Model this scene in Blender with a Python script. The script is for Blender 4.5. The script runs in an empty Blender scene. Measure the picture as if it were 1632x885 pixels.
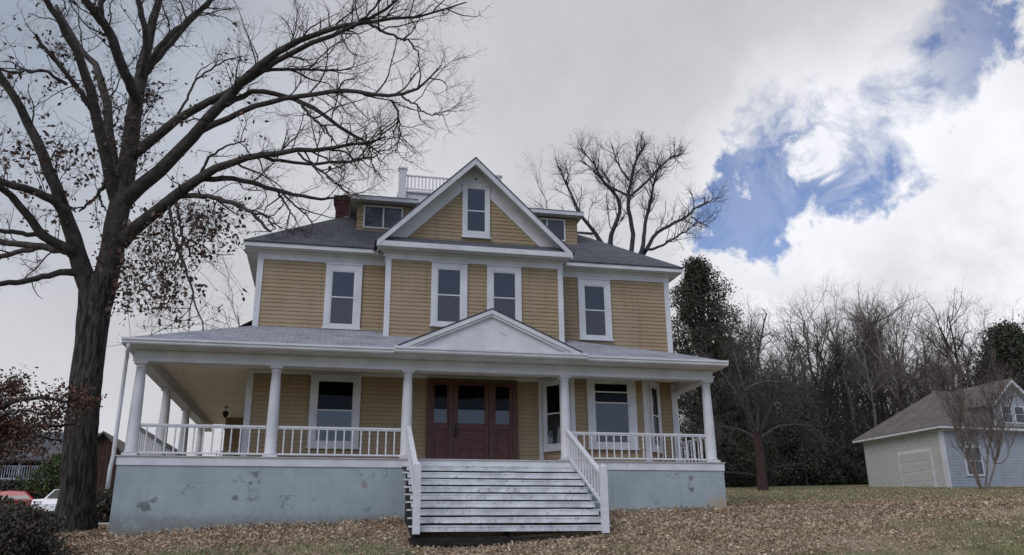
import bpy, math, random
import numpy as np
from mathutils import Vector, Matrix

# ------------------------------------------------------------------ scene, camera, sky, sun
sc = bpy.context.scene
col = sc.collection
CAM = np.array([-4.35, -20.686, -2.06])
RV = np.array([0.97659205, -0.21489009, -0.00949861])
UV = np.array([-0.05729819, -0.30245375, 0.9514403])
FV = np.array([0.20732798, 0.92862478, 0.30768674])
FPX = 1325.6
cam_data = bpy.data.cameras.new('camera')
cam = bpy.data.objects.new('camera', cam_data)
col.objects.link(cam)
cam_data.sensor_width = 36.0
cam_data.lens = FPX / 1632 * 36
cam_data.clip_start = 0.1
cam_data.clip_end = 3000
m4 = Matrix(((RV[0], UV[0], -FV[0], CAM[0]), (RV[1], UV[1], -FV[1], CAM[1]), (RV[2], UV[2], -FV[2], CAM[2]), (0, 0, 0, 1)))
cam.matrix_world = m4
sc.camera = cam
sc.view_settings.view_transform = 'Standard'
sc.view_settings.look = 'None'
sc.view_settings.exposure = 0.17
sc.view_settings.gamma = 1.0
sc.view_settings.use_curve_mapping = False
sc.cycles.max_bounces = 6
sc.cycles.diffuse_bounces = 3
sc.cycles.glossy_bounces = 3
sc.cycles.transparent_max_bounces = 4

SUN_EL, SUN_AZ = 42.0, 222.0      # degrees; azimuth clockwise from +y
sd = Vector((math.sin(math.radians(SUN_AZ)) * math.cos(math.radians(SUN_EL)),
             math.cos(math.radians(SUN_AZ)) * math.cos(math.radians(SUN_EL)), math.sin(math.radians(SUN_EL))))
sun_data = bpy.data.lights.new('sun', 'SUN')
sun_data.energy = 0.9
sun_data.angle = math.radians(35)
sun_data.color = (1.0, 0.97, 0.93)
sun = bpy.data.objects.new('sun', sun_data)
sun.rotation_euler = sd.to_track_quat('Z', 'Y').to_euler()
col.objects.link(sun)

world = bpy.data.worlds.new('World')
sc.world = world
world.use_nodes = True


class NT:
    """small helper for node graphs"""
    def __init__(s, tree):
        s.t = tree
        s.n = tree.nodes
        s.l = tree.links

    def node(s, kind, ins=None, **attrs):
        nd = s.n.new(kind)
        for k, v in attrs.items():
            setattr(nd, k, v)
        for k, v in (ins or {}).items():
            if isinstance(v, bpy.types.NodeSocket):
                s.l.new(v, nd.inputs[k])
            else:
                nd.inputs[k].default_value = v
        return nd

    def math(s, op, a, b=0.0, c=None, clamp=False):
        ins = {0: a, 1: b}
        if c is not None:
            ins[2] = c
        nd = s.node('ShaderNodeMath', ins, operation=op)
        nd.use_clamp = clamp
        return nd.outputs[0]

    def ramp(s, x, a, b, lo=0.0, hi=1.0):
        nd = s.node('ShaderNodeMapRange', {'Value': x, 'From Min': a, 'From Max': b, 'To Min': lo, 'To Max': hi})
        nd.interpolation_type = 'SMOOTHSTEP'
        return nd.outputs['Result']

    def mix(s, f, a, b, blend='MIX'):
        nd = s.n.new('ShaderNodeMix')
        nd.data_type = 'RGBA'
        nd.blend_type = blend
        for key, v in ((0, f), (6, a), (7, b)):
            if isinstance(v, bpy.types.NodeSocket):
                s.l.new(v, nd.inputs[key])
            elif key == 0:
                nd.inputs[0].default_value = v
            else:
                nd.inputs[key].default_value = (v[0], v[1], v[2], 1)
        return nd.outputs[2]

    def noise(s, vec, scale, detail=4.0, rough=0.55, dist=0.0):
        nd = s.node('ShaderNodeTexNoise', {'Scale': scale, 'Detail': detail, 'Roughness': rough, 'Distortion': dist})
        if vec is not None:
            s.l.new(vec, nd.inputs['Vector'])
        return nd.outputs['Fac']

    def dist(s, vec, p):
        return s.node('ShaderNodeVectorMath', {0: vec, 1: p}, operation='DISTANCE').outputs['Value']


def build_sky():
    g = NT(world.node_tree)
    g.n.clear()
    tc = g.node('ShaderNodeTexCoord').outputs['Generated']
    v = g.node('ShaderNodeVectorMath', {0: tc}, operation='NORMALIZE').outputs[0]
    sky = g.node('ShaderNodeTexSky', sky_type='NISHITA')
    sky.sun_disc = False
    sky.sun_elevation = math.radians(SUN_EL)
    sky.sun_rotation = math.radians(SUN_AZ)
    sky.air_density = 1.0
    sky.dust_density = 0.6
    sky.ozone_density = 2.0
    blue = g.mix(1.0, sky.outputs['Color'], (0.95, 0.95, 1.15), 'MULTIPLY')
    blue = g.mix(0.07, blue, (7.0, 7.4, 8.2))
    n1 = g.noise(v, 9.0, 7.0, 0.6, 0.3)
    n2 = g.noise(v, 3.2, 6.0, 0.55, 0.4)
    n3 = g.noise(v, 34.0, 5.0, 0.62)
    wob = g.math('ADD', g.math('MULTIPLY', g.math('SUBTRACT', n1, 0.5), 0.20),
                 g.math('MULTIPLY', g.math('SUBTRACT', n3, 0.5), 0.07))
    # the break in the clouds, as caps on the sky sphere
    n4 = g.noise(v, 15.0, 8.0, 0.64, 0.5)
    caps = [((0.462, 0.808, 0.366), 0.060), ((0.487, 0.78, 0.393), 0.062), ((0.540, 0.738, 0.403), 0.060), ((0.475, 0.785, 0.40), 0.06),
            ((0.500, 0.74, 0.447), 0.052), ((0.577, 0.713, 0.399), 0.034), ((0.566, 0.69, 0.450), 0.045), ((0.595, 0.660, 0.458), 0.042),
            ((0.614, 0.640, 0.462), 0.040), ((0.626, 0.612, 0.482), 0.036)]
    s = None
    for c, r in caps:
        t = g.math('SUBTRACT', g.dist(v, Vector(c).normalized()), r)
        s = t if s is None else g.math('SMOOTH_MIN', s, t, 0.02)
    sd1 = g.math('ADD', s, wob)
    # firm lower edge, ragged veil towards the top
    soft = g.ramp(g.dist(v, Vector((0.535, 0.70, 0.475)).normalized()), 0.16, 0.03)
    width = g.math('ADD', 0.016, g.math('MULTIPLY', soft, 0.05))
    hole = g.math('DIVIDE', g.math('SUBTRACT', 0.004, sd1), width, clamp=True)
    rag = g.ramp(n4, 0.40, 0.62)
    hole = g.math('MULTIPLY', hole, g.math('SUBTRACT', 1.0, g.math('MULTIPLY', g.math('ADD', g.math('MULTIPLY', soft, 0.85), 0.12), rag)))
    pw = g.math('ADD', g.math('MULTIPLY', g.math('SUBTRACT', n4, 0.5), 0.20), g.math('MULTIPLY', g.math('SUBTRACT', n3, 0.5), 0.05))
    pf = g.math('ADD', g.math('SUBTRACT', g.dist(v, Vector((0.527, 0.740, 0.419)).normalized()), 0.020), pw)
    pf2 = g.math('ADD', g.math('SUBTRACT', g.dist(v, Vector((0.507, 0.756, 0.411)).normalized()), 0.010), pw)
    puff = g.ramp(g.math('SMOOTH_MIN', pf, pf2, 0.02), 0.012, -0.016)
    hole = g.math('MULTIPLY', hole, g.math('SUBTRACT', 1.0, g.math('MULTIPLY', puff, 0.95)))
    # broken blue sky behind the viewer
    sep = g.node('ShaderNodeSeparateXYZ', {0: v})
    back = g.ramp(sep.outputs[1], 0.05, -0.45)
    brk = g.ramp(n2, 0.27, 0.46)
    hole = g.math('MAXIMUM', hole, g.math('MULTIPLY', back, g.math('MULTIPLY', brk, 0.85)))
    # cloud brightness
    L = g.math('ADD', 5.7, g.math('MULTIPLY', g.math('SUBTRACT', n2, 0.5), 2.6))
    L = g.math('ADD', L, g.math('MULTIPLY', g.math('SUBTRACT', n1, 0.5), 1.0))
    right = g.ramp(g.dist(v, Vector((0.64, 0.72, 0.27)).normalized()), 0.42, 0.06)
    tex = g.math('ADD', g.math('MULTIPLY', g.math('SUBTRACT', n1, 0.5), 7.0), g.math('MULTIPLY', g.math('SUBTRACT', n3, 0.5), 2.0))
    L = g.math('ADD', L, g.math('MULTIPLY', right, g.math('ADD', 2.3, tex)))
    topl = g.ramp(g.dist(v, Vector((-0.36, 0.78, 0.58)).normalized()), 0.45, 0.05)
    L = g.math('SUBTRACT', L, g.math('MULTIPLY', topl, g.math('ADD', 1.7, g.math('MULTIPLY', g.math('SUBTRACT', n1, 0.5), 3.5))))
    top = g.ramp(sep.outputs[2], 0.40, 0.62)
    L = g.math('SUBTRACT', L, g.math('MULTIPLY', top, 0.5))
    rim = g.math('MULTIPLY', g.ramp(sd1, 0.06, 0.0), 1.0)
    L = g.math('ADD', L, rim)
    L = g.math('ADD', L, g.math('MULTIPLY', puff, 1.0))
    Lb = g.math('ADD', L, g.math('MULTIPLY', back, 4.6))
    L = g.math('MAXIMUM', g.math('SMOOTH_MIN', Lb, g.math('ADD', 8.9, g.math('MULTIPLY', back, 6.0)), 1.5), 2.0)
    tint = g.mix(topl, (0.975, 0.98, 1.03), (0.84, 0.95, 1.16))
    cl = g.node('ShaderNodeVectorMath', {0: tint}, operation='SCALE')
    g.l.new(L, cl.inputs['Scale'])
    final = g.mix(hole, cl.outputs[0], blue)
    bg = g.node('ShaderNodeBackground', {'Color': final, 'Strength': 0.1})
    out = g.node('ShaderNodeOutputWorld')
    g.l.new(bg.outputs[0], out.inputs[0])


build_sky()

rng = np.random.default_rng(7)
random.seed(7)


def ray(px, py):
    return FV * FPX + RV * (px - 816) - UV * (py - 442.5)


def at(px, py, y):
    """world point seen at photo pixel (px, py) on the plane of depth y"""
    v = ray(px, py)
    return CAM + v * ((y - CAM[1]) / v[1])


# ------------------------------------------------------------------ materials
def mat(name, c, rough=0.7, var=0.15, scale=6.0, bump=0.0, bscale=60.0, spec=0.3, c2=None, spots=None, coord='Object'):
    m = bpy.data.materials.new(name)
    m.use_nodes = True
    g = NT(m.node_tree)
    b = g.n['Principled BSDF']
    b.inputs['Roughness'].default_value = rough
    b.inputs['Specular IOR Level'].default_value = spec
    vec = g.node('ShaderNodeTexCoord').outputs[coord]
    n = g.noise(vec, scale, 6.0, 0.6)
    lo = [x * (1 - var) for x in c]
    hi = [min(1, x * (1 + var)) for x in c] if c2 is None else c2
    colr = g.mix(g.ramp(n, 0.3, 0.7), lo, hi)
    if spots:
        cs, ss, th = spots
        colr = g.mix(g.ramp(g.noise(vec, ss, 5.0, 0.65), th, th + 0.035), colr, cs)
    g.l.new(colr, b.inputs['Base Color'])
    if bump:
        bn = g.node('ShaderNodeBump', {'Strength': bump, 'Distance': 0.02, 'Height': g.noise(vec, bscale, 5.0, 0.6)})
        g.l.new(bn.outputs[0], b.inputs['Normal'])
    m['g'] = 1
    return m


M = {}
M['siding'] = None
M['white'] = mat('white_trim_paint', (0.63, 0.63, 0.64), 0.6, 0.10, 1.7, 0.15, 30, spots=((0.45, 0.44, 0.42), 5.0, 0.66))
M['rail'] = mat('white_rail_paint', (0.66, 0.66, 0.67), 0.6, 0.08, 6, 0.1, 30, spots=((0.33, 0.32, 0.29), 9.0, 0.66))
M['step'] = mat('worn_white_step_paint', (0.60, 0.61, 0.62), 0.7, 0.22, 3, 0.25, 40, spots=((0.30, 0.295, 0.28), 13.0, 0.60))
M['oldwood_shade'] = mat('weathered_wood_gap_shade', (0.025, 0.023, 0.021), 0.9, 0.4, 5, 0.4, 25)  # weathered wood, near-black so it also stands for shade under the steps
M['ceiling'] = mat('cream_ceiling_paint', (0.86, 0.77, 0.61), 0.7, 0.05, 1.5)
M['mahogany'] = mat('mahogany_door_wood', (0.098, 0.031, 0.022), 0.45, 0.3, 5, 0.1, 20, 0.4)
M['mahogany2'] = mat('brown_jamb_wood', (0.085, 0.042, 0.027), 0.5, 0.25, 5, 0.1, 20, 0.4)
M['brick'] = mat('red_chimney_brick', (0.085, 0.028, 0.025), 0.9, 0.3, 6)
M['iron'] = mat('dark_iron', (0.03, 0.028, 0.025), 0.5, 0.2, 10)
M['bark'] = mat('grey_brown_bark', (0.060, 0.052, 0.047), 0.95, 0.4, 5, 0.8, 16)


def trunk_bark():
    m = bpy.data.materials.new('furrowed_oak_bark')
    m.use_nodes = True
    g = NT(m.node_tree)
    b = g.n['Principled BSDF']
    b.inputs['Roughness'].default_value = 0.95
    b.inputs['Specular IOR Level'].default_value = 0.1
    ob = g.node('ShaderNodeTexCoord').outputs['Object']
    mp = g.node('ShaderNodeMapping', {'Vector': ob, 'Scale': (1, 1, 0.16)})
    n = g.noise(mp.outputs[0], 13, 6, 0.6, 0.4)
    n2 = g.noise(ob, 1.6, 4, 0.6)
    c = g.mix(g.ramp(n, 0.38, 0.62), (0.022, 0.019, 0.018), (0.088, 0.080, 0.074))
    c = g.mix(g.ramp(n2, 0.45, 0.75, 0, 0.5), c, (0.055, 0.062, 0.048))
    g.l.new(c, b.inputs['Base Color'])
    bn = g.node('ShaderNodeBump', {'Strength': 1.0, 'Distance': 0.05, 'Height': n})
    g.l.new(bn.outputs[0], b.inputs['Normal'])
    return m


M['bark_trunk'] = trunk_bark()
M['bark2'] = mat('pale_grey_bark', (0.145, 0.127, 0.117), 0.95, 0.35, 5, 0.5, 20)
M['bark5'] = mat('pale_twig_bark', (0.095, 0.085, 0.08), 0.95, 0.3, 5, 0.3, 20)
M['bark6'] = mat('brown_grey_bark', (0.145, 0.115, 0.10), 0.95, 0.35, 5, 0.5, 20)
M['bark7'] = mat('dark_reddish_bark', (0.055, 0.034, 0.029), 0.95, 0.3, 5, 0.5, 20)
M['bark8'] = mat('pale_tan_bark', (0.17, 0.135, 0.115), 0.95, 0.3, 5, 0.4, 20)
M['bark3'] = mat('bluish_grey_bark', (0.055, 0.056, 0.068), 0.95, 0.3, 5, 0.5, 20)
M['bark4'] = mat('reddish_brown_bark', (0.10, 0.078, 0.068), 0.95, 0.3, 5, 0.5, 20)
M['leafb1'] = mat('dry_oak_leaf', (0.115, 0.080, 0.064), 0.8, 0.3, 3)
M['leafb2'] = mat('rust_oak_leaf', (0.13, 0.062, 0.042), 0.8, 0.3, 3)
M['leafg4'] = mat('bright_evergreen_leaf', (0.075, 0.105, 0.035), 0.6, 0.3, 2)
M['leafg1'] = mat('dark_evergreen_leaf', (0.050, 0.060, 0.040), 0.6, 0.35, 2)
M['leafg2'] = mat('green_evergreen_leaf', (0.045, 0.062, 0.028), 0.6, 0.35, 2)
M['leafg3'] = mat('olive_brown_leaf', (0.060, 0.055, 0.034), 0.7, 0.35, 2)
M['lit1'] = mat('tan_fallen_leaf', (0.45, 0.35, 0.235), 0.85, 0.25, 2)
M['lit2'] = mat('brown_fallen_leaf', (0.27, 0.18, 0.115), 0.85, 0.25, 2)
M['lit3'] = mat('pale_fallen_leaf', (0.56, 0.47, 0.34), 0.85, 0.2, 2)
M['grass'] = mat('green_grass_blade', (0.15, 0.19, 0.07), 0.8, 0.3, 1.5)
M['grass2'] = mat('straw_grass_blade', (0.29, 0.275, 0.15), 0.8, 0.3, 1.5)
M['greywood'] = mat('grey_paint', (0.35, 0.37, 0.40), 0.8, 0.1, 2)
M['darkgrey'] = mat('dark_facade_paint', (0.05, 0.052, 0.058), 0.8, 0.2, 2)
M['brownwood'] = mat('brown_board_wood', (0.06, 0.034, 0.026), 0.85, 0.3, 3)
M['pave'] = mat('pale_concrete', (0.36, 0.35, 0.34), 0.9, 0.1, 3, 0.2)
M['redpaint'] = mat('red_car_paint', (0.35, 0.02, 0.03), 0.25, 0.05, 2, spec=0.6)
M['carwhite'] = mat('white_car_paint', (0.78, 0.78, 0.8), 0.3, 0.03, 2, spec=0.6)
M['rubber'] = mat('black_rubber', (0.02, 0.02, 0.02), 0.8, 0.1, 5)
M['sage'] = mat('sage_siding_lit_tone', (0.46, 0.48, 0.44), 0.8, 0.06, 2)  # neighbour's wall colour with the brightness of the lit side in it
M['sage_shade'] = mat('sage_siding_shade_tone', (0.35, 0.375, 0.405), 0.8, 0.08, 2)  # same walls on the shaded side; the bluish shade is in the colour
M['petal'] = mat('white_petal', (0.8, 0.8, 0.8), 0.7, 0.05, 4)
M['shed_white'] = mat('pale_grey_wall_paint', (0.42, 0.42, 0.44), 0.8, 0.1, 2)
M['terracotta'] = mat('clay_pot', (0.3, 0.2, 0.15), 0.8, 0.1, 4)


def shingle(name, c, c2, rough=0.85, sx=0.30, sy=0.14, dark=0.6):
    m = bpy.data.materials.new(name)
    m.use_nodes = True
    g = NT(m.node_tree)
    b = g.n['Principled BSDF']
    b.inputs['Roughness'].default_value = rough
    b.inputs['Specular IOR Level'].default_value = 0.25
    vec = g.node('ShaderNodeTexCoord').outputs['UV']
    br = g.node('ShaderNodeTexBrick', {'Vector': vec, 'Color1': (*c, 1), 'Color2': (*c2, 1), 'Mortar': (c[0] * dark, c[1] * dark, c[2] * dark, 1),
                                       'Scale': 1.0, 'Mortar Size': 0.012, 'Brick Width': sx, 'Row Height': sy, 'Bias': 0.0})
    ob = g.node('ShaderNodeTexCoord').outputs['Object']
    n = g.noise(ob, 1.3, 6.0, 0.65)
    cc = g.mix(g.ramp(n, 0.42, 0.66, 0.0, 0.55), br.outputs['Color'], [x * 0.5 for x in c])
    n2 = g.noise(ob, 14, 4.0, 0.6)
    cc = g.mix(g.ramp(n2, 0.35, 0.7, 0.0, 0.35), cc, [min(1, x * 1.5) for x in c2])
    g.l.new(cc, b.inputs['Base Color'])
    bn = g.node('ShaderNodeBump', {'Strength': 0.5, 'Distance': 0.01, 'Height': br.outputs['Fac']})
    bn.invert = True
    g.l.new(bn.outputs[0], b.inputs['Normal'])
    return m


def siding_mat():
    m = bpy.data.materials.new('tan_clapboard_paint')
    m.use_nodes = True
    g = NT(m.node_tree)
    b = g.n['Principled BSDF']
    b.inputs['Roughness'].default_value = 0.75
    b.inputs['Specular IOR Level'].default_value = 0.25
    ob = g.node('ShaderNodeTexCoord').outputs['Object']
    mp = g.node('ShaderNodeMapping', {'Vector': ob, 'Rotation': (math.radians(90), 0, 0)})
    sp = g.node('ShaderNodeSeparateXYZ', {0: ob})
    uv = g.node('ShaderNodeCombineXYZ', {0: g.math('ADD', sp.outputs[0], g.math('MULTIPLY', sp.outputs[1], 1.0)), 1: sp.outputs[2], 2: 0.0})
    br = g.node('ShaderNodeTexBrick', {'Vector': uv.outputs[0], 'Color1': (0.322, 0.240, 0.140, 1), 'Color2': (0.360, 0.270, 0.162, 1), 'Mortar': (0.15, 0.11, 0.07, 1),
                                       'Scale': 1.0, 'Mortar Size': 0.0035, 'Brick Width': 3.1, 'Row Height': 0.112, 'Bias': 0.0})
    br.offset = 0.37
    br.offset_frequency = 3
    n = g.noise(ob, 0.9, 5, 0.6)
    c = g.mix(g.ramp(n, 0.40, 0.66, 0, 0.55), br.outputs['Color'], (0.39, 0.305, 0.205))
    st = g.node('ShaderNodeMapping', {'Vector': ob, 'Scale': (7, 7, 0.5)})
    ns = g.noise(st.outputs[0], 1.0, 5, 0.65)
    c = g.mix(g.ramp(ns, 0.50, 0.72, 0, 0.38), c, (0.17, 0.14, 0.10))
    nf = g.noise(ob, 26, 4, 0.6)
    c = g.mix(g.ramp(nf, 0.68, 0.74, 0, 0.35), c, (0.48, 0.42, 0.34))
    g.l.new(c, b.inputs['Base Color'])
    bn = g.node('ShaderNodeBump', {'Strength': 0.15, 'Distance': 0.01, 'Height': nf})
    g.l.new(bn.outputs[0], b.inputs['Normal'])
    return m


M['siding'] = siding_mat()
M['roofd'] = shingle('dark_grey_shingle', (0.085, 0.09, 0.10), (0.13, 0.135, 0.145))
M['roofl'] = shingle('light_grey_shingle_sky_sheen', (0.27, 0.28, 0.31), (0.36, 0.37, 0.40))  # light grey shingle with the grazing sky sheen painted into its colour
M['roofbr'] = shingle('brown_grey_shingle', (0.13, 0.115, 0.10), (0.18, 0.16, 0.14))


def glass(name, tint=(0.012, 0.014, 0.018), ior=1.75, rough=0.03):
    m = bpy.data.materials.new(name)
    m.use_nodes = True
    g = NT(m.node_tree)
    b = g.n['Principled BSDF']
    b.inputs['Base Color'].default_value = (*tint, 1)
    b.inputs['Roughness'].default_value = rough
    b.inputs['IOR'].default_value = ior
    ob = g.node('ShaderNodeTexCoord').outputs['Object']
    bn = g.node('ShaderNodeBump', {'Strength': 0.22, 'Distance': 0.02, 'Height': g.noise(ob, 2.2, 2.0)})
    g.l.new(bn.outputs[0], b.inputs['Normal'])
    return m


M['glass'] = glass('window_glass')
M['glass_low'] = glass('window_glass_with_blind_behind', (0.050, 0.050, 0.050), 1.6, 0.06)
M['glass_dark_reflection'] = glass('upper_glass_dark_reflection', (0.003, 0.003, 0.004), 1.22, 0.04)  # near-black glass; the dark porch-ceiling reflection is put into its colour
M['glass_door'] = glass('door_glass', (0.004, 0.004, 0.005), 1.7, 0.03)


def foundation_mat():
    m = bpy.data.materials.new('pale_blue_painted_block')
    m.use_nodes = True
    g = NT(m.node_tree)
    b = g.n['Principled BSDF']
    b.inputs['Roughness'].default_value = 0.85
    b.inputs['Specular IOR Level'].default_value = 0.2
    ob = g.node('ShaderNodeTexCoord').outputs['Object']
    n = g.noise(ob, 1.2, 6, 0.6)
    base = g.mix(g.ramp(n, 0.3, 0.7), (0.30, 0.358, 0.375), (0.375, 0.425, 0.438))
    # faint block courses under the paint
    mp = g.node('ShaderNodeMapping', {'Vector': ob, 'Rotation': (math.radians(90), 0, 0)})
    br = g.node('ShaderNodeTexBrick', {'Vector': mp.outputs[0], 'Color1': (1, 1, 1, 1), 'Color2': (1, 1, 1, 1), 'Mortar': (0, 0, 0, 1), 'Scale': 1.0,
                                       'Mortar Size': 0.008, 'Mortar Smooth': 0.6, 'Brick Width': 0.42, 'Row Height': 0.20})
    nz = g.noise(ob, 7, 6, 0.65)
    nf = g.noise(ob, 22, 5, 0.6)

    def patch(p, r, sq=1.0, amp=0.34):
        mm = g.node('ShaderNodeMapping', {'Vector': ob, 'Scale': (sq, 1, 1.0)})
        dd = g.dist(mm.outputs[0], (p[0] * sq, p[1], p[2]))
        dd = g.math('ADD', dd, g.math('MULTIPLY', g.math('SUBTRACT', nz, 0.5), amp))
        return g.ramp(dd, r + 0.01, r - 0.045)
    c = base
    for p, r, cc, sq in [((-8.25, 0, -1.12), 0.115, (0.13, 0.135, 0.13), 0.75), ((-8.08, 0, -1.0), 0.09, (0.10, 0.105, 0.10), 1),
                         ((-5.9, 0, -0.42), 0.10, (0.20, 0.20, 0.20), 1.4), ((-6.0, 0, -0.58), 0.05, (0.16, 0.17, 0.17), 1.6),
                         ((-6.3, 0, -0.95), 0.065, (0.17, 0.18, 0.19), 1), ((-3.4, 0, -0.62), 0.09, (0.30, 0.28, 0.26), 1), ((-4.55, 0, -0.98), 0.05, (0.25, 0.28, 0.29), 1.5),
                         ((4.98, 0, -0.42), 0.10, (0.22, 0.17, 0.16), 1.5), ((4.92, 0, -0.56), 0.075, (0.20, 0.16, 0.15), 1.6), ((5.0, 0, -0.68), 0.08, (0.10, 0.10, 0.11), 1),
                         ((3.02, 0, -0.42), 0.035, (0.05, 0.05, 0.05), 1)]:
        c = g.mix(patch(p, r, sq), c, cc)
    # rust and earth splash along the bottom
    sp = g.node('ShaderNodeSeparateXYZ', {0: ob})
    low = g.ramp(g.math('ADD', sp.outputs[2], g.math('MULTIPLY', nz, -0.5)), -1.42, -1.78)
    lowr = g.ramp(g.math('ADD', g.dist(ob, (5.75, 0, -1.25)), g.math('MULTIPLY', nz, 0.5)), 0.85, 0.40, 0, 0.9)
    c = g.mix(g.math('MULTIPLY', low, 0.65), c, (0.17, 0.16, 0.13))
    c = g.mix(lowr, c, (0.40, 0.32, 0.22))
    stn = g.node('ShaderNodeMapping', {'Vector': ob, 'Scale': (3.5, 1, 0.35)})
    c = g.mix(g.ramp(g.noise(stn.outputs[0], 1.0, 6, 0.65), 0.50, 0.72, 0, 0.45), c, (0.22, 0.26, 0.27))
    c = g.mix(g.ramp(g.noise(ob, 0.7, 6, 0.7, 0.6), 0.52, 0.64, 0, 0.4), c, (0.38, 0.42, 0.42))
    vc = g.node('ShaderNodeTexVoronoi', {'Vector': g.node('ShaderNodeVectorMath', {0: ob, 1: g.node('ShaderNodeTexNoise', {'Vector': ob, 'Scale': 3.0, 'Detail': 4.0}).outputs['Color']}, operation='ADD').outputs[0], 'Scale': 0.45}, feature='DISTANCE_TO_EDGE')
    crk = g.math('MULTIPLY', g.ramp(vc.outputs['Distance'], 0.009, 0.003), g.ramp(g.noise(ob, 0.8, 3, 0.5), 0.50, 0.58))
    c = g.mix(g.math('MULTIPLY', crk, 0.6), c, (0.12, 0.13, 0.13))
    c = g.mix(g.math('MULTIPLY', g.math('SUBTRACT', 1.0, br.outputs['Color']), 0.10), c, (0.16, 0.19, 0.20))
    chip = g.ramp(g.math('ADD', nf, g.math('MULTIPLY', sp.outputs[2], -0.12)), 0.78, 0.84)
    c = g.mix(g.math('MULTIPLY', chip, 0.7), c, (0.12, 0.13, 0.13))
    g.l.new(c, b.inputs['Base Color'])
    h = g.math('ADD', g.math('MULTIPLY', br.outputs['Color'], 0.35), g.math('MULTIPLY', nz, 1.0))
    bn = g.node('ShaderNodeBump', {'Strength': 0.35, 'Distance': 0.02, 'Height': h})
    g.l.new(bn.outputs[0], b.inputs['Normal'])
    return m


M['found'] = foundation_mat()


def ground_mat():
    m = bpy.data.materials.new('lawn_under_fallen_leaves')
    m.use_nodes = True
    g = NT(m.node_tree)
    b = g.n['Principled BSDF']
    b.inputs['Roughness'].default_value = 0.95
    b.inputs['Specular IOR Level'].default_value = 0.1
    ob = g.node('ShaderNodeTexCoord').outputs['Object']
    n = g.noise(ob, 14, 8, 0.75)
    nb = g.noise(ob, 0.35, 5, 0.6)
    nc = g.noise(ob, 1.1, 5, 0.6)
    leafy = g.mix(g.ramp(n, 0.35, 0.65), (0.20, 0.145, 0.10), (0.46, 0.37, 0.26))
    green = g.mix(g.ramp(n, 0.3, 0.7), (0.07, 0.085, 0.03), (0.17, 0.185, 0.075))
    sp = g.node('ShaderNodeSeparateXYZ', {0: ob})
    far = g.ramp(g.math('ADD', sp.outputs[1], g.math('MULTIPLY', nc, 6.0)), 4.5, 10.0)
    near = g.ramp(g.math('SUBTRACT', g.math('MULTIPLY', nb, 2.0), sp.outputs[1]), 4.0, 7.5)
    k = g.math('MAXIMUM', g.math('MULTIPLY', far, 0.75), near)
    k = g.math('MULTIPLY', k, g.ramp(nc, 0.30, 0.55))
    g.l.new(g.mix(k, leafy, green), b.inputs['Base Color'])
    bn = g.node('ShaderNodeBump', {'Strength': 0.8, 'Distance': 0.03, 'Height': n})
    g.l.new(bn.outputs[0], b.inputs['Normal'])
    return m


M['ground'] = ground_mat()


# ------------------------------------------------------------------ mesh helpers
def empty(name, loc, label=None, cat=None, group=None, rz=0.0):
    o = bpy.data.objects.new(name, None)
    o.location = loc
    o.rotation_euler = (0, 0, rz)
    o.empty_display_size = 0.3
    col.objects.link(o)
    tag(o, label, cat, group)
    return o


def tag(o, label=None, cat=None, group=None, kind=None):
    if label:
        o['label'] = label
    if cat:
        o['category'] = cat
    if group:
        o['group'] = group
    if kind:
        o['kind'] = kind
    return o


def root_mat(o):
    mm = Matrix.Translation(o.location) @ o.rotation_euler.to_matrix().to_4x4()
    if o.parent:
        return root_mat(o.parent) @ o.matrix_parent_inverse @ mm
    return mm


def link(name, me, parent=None, mats=(), smooth=False):
    o = bpy.data.objects.new(name, me)
    for m in mats:
        me.materials.append(m)
    col.objects.link(o)
    if parent is not None:
        o.parent = parent
        o.matrix_parent_inverse = root_mat(parent).inverted()
    if smooth:
        me.polygons.foreach_set('use_smooth', [True] * len(me.polygons))
    return o


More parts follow.
